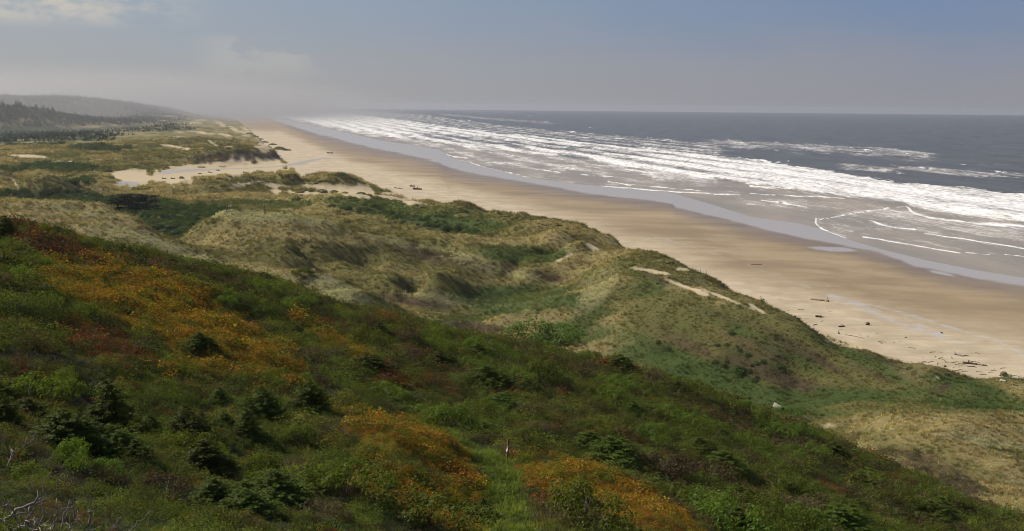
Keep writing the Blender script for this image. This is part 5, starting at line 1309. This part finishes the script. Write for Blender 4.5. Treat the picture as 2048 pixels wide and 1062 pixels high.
# ------------------------------------------------------------------ sky, sun, air
SUN_AZ, SUN_EL = math.radians(-68), math.radians(42)
w = bpy.data.worlds.new('World'); SC.world = w; w.use_nodes = True
g = NT_(w.node_tree); bg = g.n['Background']
tcw = g.add('ShaderNodeTexCoord').outputs['Generated']
sep = g.add('ShaderNodeSeparateXYZ', {0: tcw})
zc = g.math('MAXIMUM', sep.outputs[2], .006)
vec = g.add('ShaderNodeCombineXYZ', {0: sep.outputs[0], 1: sep.outputs[1], 2: zc})
sky = g.add('ShaderNodeTexSky', {'Vector': vec.outputs[0]}, sky_type='NISHITA', sun_disc=False)
sky.sun_elevation = SUN_EL; sky.sun_rotation = SUN_AZ
sky.altitude = 60; sky.air_density = 1.0; sky.dust_density = 1.5; sky.ozone_density = 3.0
# thin high haze and low cloud: part of the sky itself
azi = g.math('ARCTAN2', sep.outputs[0], sep.outputs[1]); ele = g.math('ARCSINE', sep.outputs[2])
n1 = g.noise(g.mapping(tcw, (1, 1, 2.2)), 13, 9, .58); n2 = g.noise(g.mapping(tcw, (1, 1, 3.0)), 6, 6, .55)
SKYGAIN = 1.0
lowc = g.mix(g.ramp(azi, -.55, .5), (4.7, 4.65, 4.6), (3.5, 3.5, 3.95))
uppc = g.mix(g.ramp(azi, -.55, .5), (4.0, 4.6, 5.3), (2.1, 2.95, 4.6))
veil = g.mix(g.ramp(g.math('ADD', ele, g.math('MULTIPLY', g.math('SUBTRACT', n2, .5), .05)), .005, .11), lowc, uppc)
vf = g.ramp(ele, .10, .35, .94, 0.)
cs = g.mix(vf, g.mix(1.0, sky.outputs[0], (1.05, 1.18, 1.38), 'MULTIPLY'), veil)
cl = g.math('MULTIPLY', g.ramp(n1, .40, .58), g.math('MULTIPLY', g.ramp(azi, -.42, -.27, 1., 0.), g.ramp(ele, .062, .082)))
cl2 = g.math('MULTIPLY', g.ramp(n1, .42, .5), g.math('MULTIPLY', g.math('MULTIPLY', g.ramp(azi, -.32, -.27), g.ramp(azi, -.22, -.17, 1., 0.)), g.math('MULTIPLY', g.ramp(ele, .015, .04), g.ramp(ele, .058, .068, 1., 0.))))
cl = g.math('MAXIMUM', cl, g.math('MULTIPLY', cl2, .26))
cs = g.mix(g.math('MULTIPLY', cl, .8), cs, (7.6, 6.9, 5.8))
g.put(bg.inputs[0], cs); bg.inputs[1].default_value = .073
s = bpy.data.lights.new('sun', 'SUN'); s.energy = 5.0; s.angle = math.radians(.53); s.color = (1, .925, .80)
so = bpy.data.objects.new('sun', s); COL.objects.link(so)
so.rotation_euler = Vector((math.sin(SUN_AZ) * math.cos(SUN_EL), math.cos(SUN_AZ) * math.cos(SUN_EL), math.sin(SUN_EL))).to_track_quat('Z', 'Y').to_euler()


def volume(name, dens, col, aniso):
    m = bpy.data.materials.new(name); m.use_nodes = True
    g = NT_(m.node_tree); g.n.remove(g.n['Principled BSDF'])
    pv_ = g.add('ShaderNodeVolumePrincipled'); pv_.inputs['Color'].default_value = (*col, 1); pv_.inputs['Density'].default_value = dens; pv_.inputs['Anisotropy'].default_value = aniso
    g.l.new(pv_.outputs[0], g.n['Material Output'].inputs['Volume'])
    return m


bm = bmesh.new(); bmesh.ops.create_cube(bm, size=1)
bmesh.ops.scale(bm, vec=(34000, 34000, 96), verts=bm.verts); bmesh.ops.translate(bm, vec=(0, 0, 96 / 2 - 7), verts=bm.verts)
me = bpy.data.meshes.new('haze'); bm.to_mesh(me); bm.free(); me.materials.append(volume('haze_air', HAZE_D, (.60, .62, .68), .25))
link('haze', me, kind='stuff')
mist_m = volume('mist_air', 1 / 700, (.62, .61, .61), .3)
g = NT_(mist_m.node_tree); tc = g.add('ShaderNodeTexCoord').outputs['Object']
r2 = g.add('ShaderNodeVectorMath', {0: tc}, operation='LENGTH').outputs['Value']
dn_ = g.math('POWER', g.math('SUBTRACT', 1.0, r2, clamp=True), 1.5)
dn_ = g.math('MULTIPLY', dn_, g.ramp(g.noise(g.mapping(tc, (5, 9, 1.2)), 1.0, 4), .25, .7, .45, 1.3))
g.put([n_ for n_ in g.n if n_.type == 'PRINCIPLED_VOLUME'][0].inputs['Density'], g.math('MULTIPLY', dn_, MIST_D))
# the bank of sea mist lying over the far beach and the wooded hills
bm = bmesh.new(); bmesh.ops.create_uvsphere(bm, u_segments=40, v_segments=20, radius=1)
me = bpy.data.meshes.new('sea_mist'); bm.to_mesh(me); bm.free(); me.materials.append(mist_m)
o = link('sea_mist', me, kind='stuff', label='pale bank of sea mist over the far beach and wooded hills', category='mist'); o.location = (-1980, 5300, 0); o.scale = (1550, 4300, 230); o.rotation_euler.z = -COAST

SC.render.engine = 'CYCLES'
SC.cycles.use_denoising = True; SC.cycles.denoising_prefilter = 'ACCURATE'; SC.cycles.use_adaptive_sampling = False; SC.cycles.filter_width = 1.0
SC.cycles.max_bounces = 6; SC.cycles.diffuse_bounces = 2; SC.cycles.glossy_bounces = 2; SC.cycles.transmission_bounces = 3; SC.cycles.transparent_max_bounces = 8; SC.cycles.volume_bounces = 0
SC.view_settings.view_transform = 'Standard'; SC.view_settings.look = 'None'; SC.view_settings.gamma = 1
SC.view_settings.exposure = 0.2
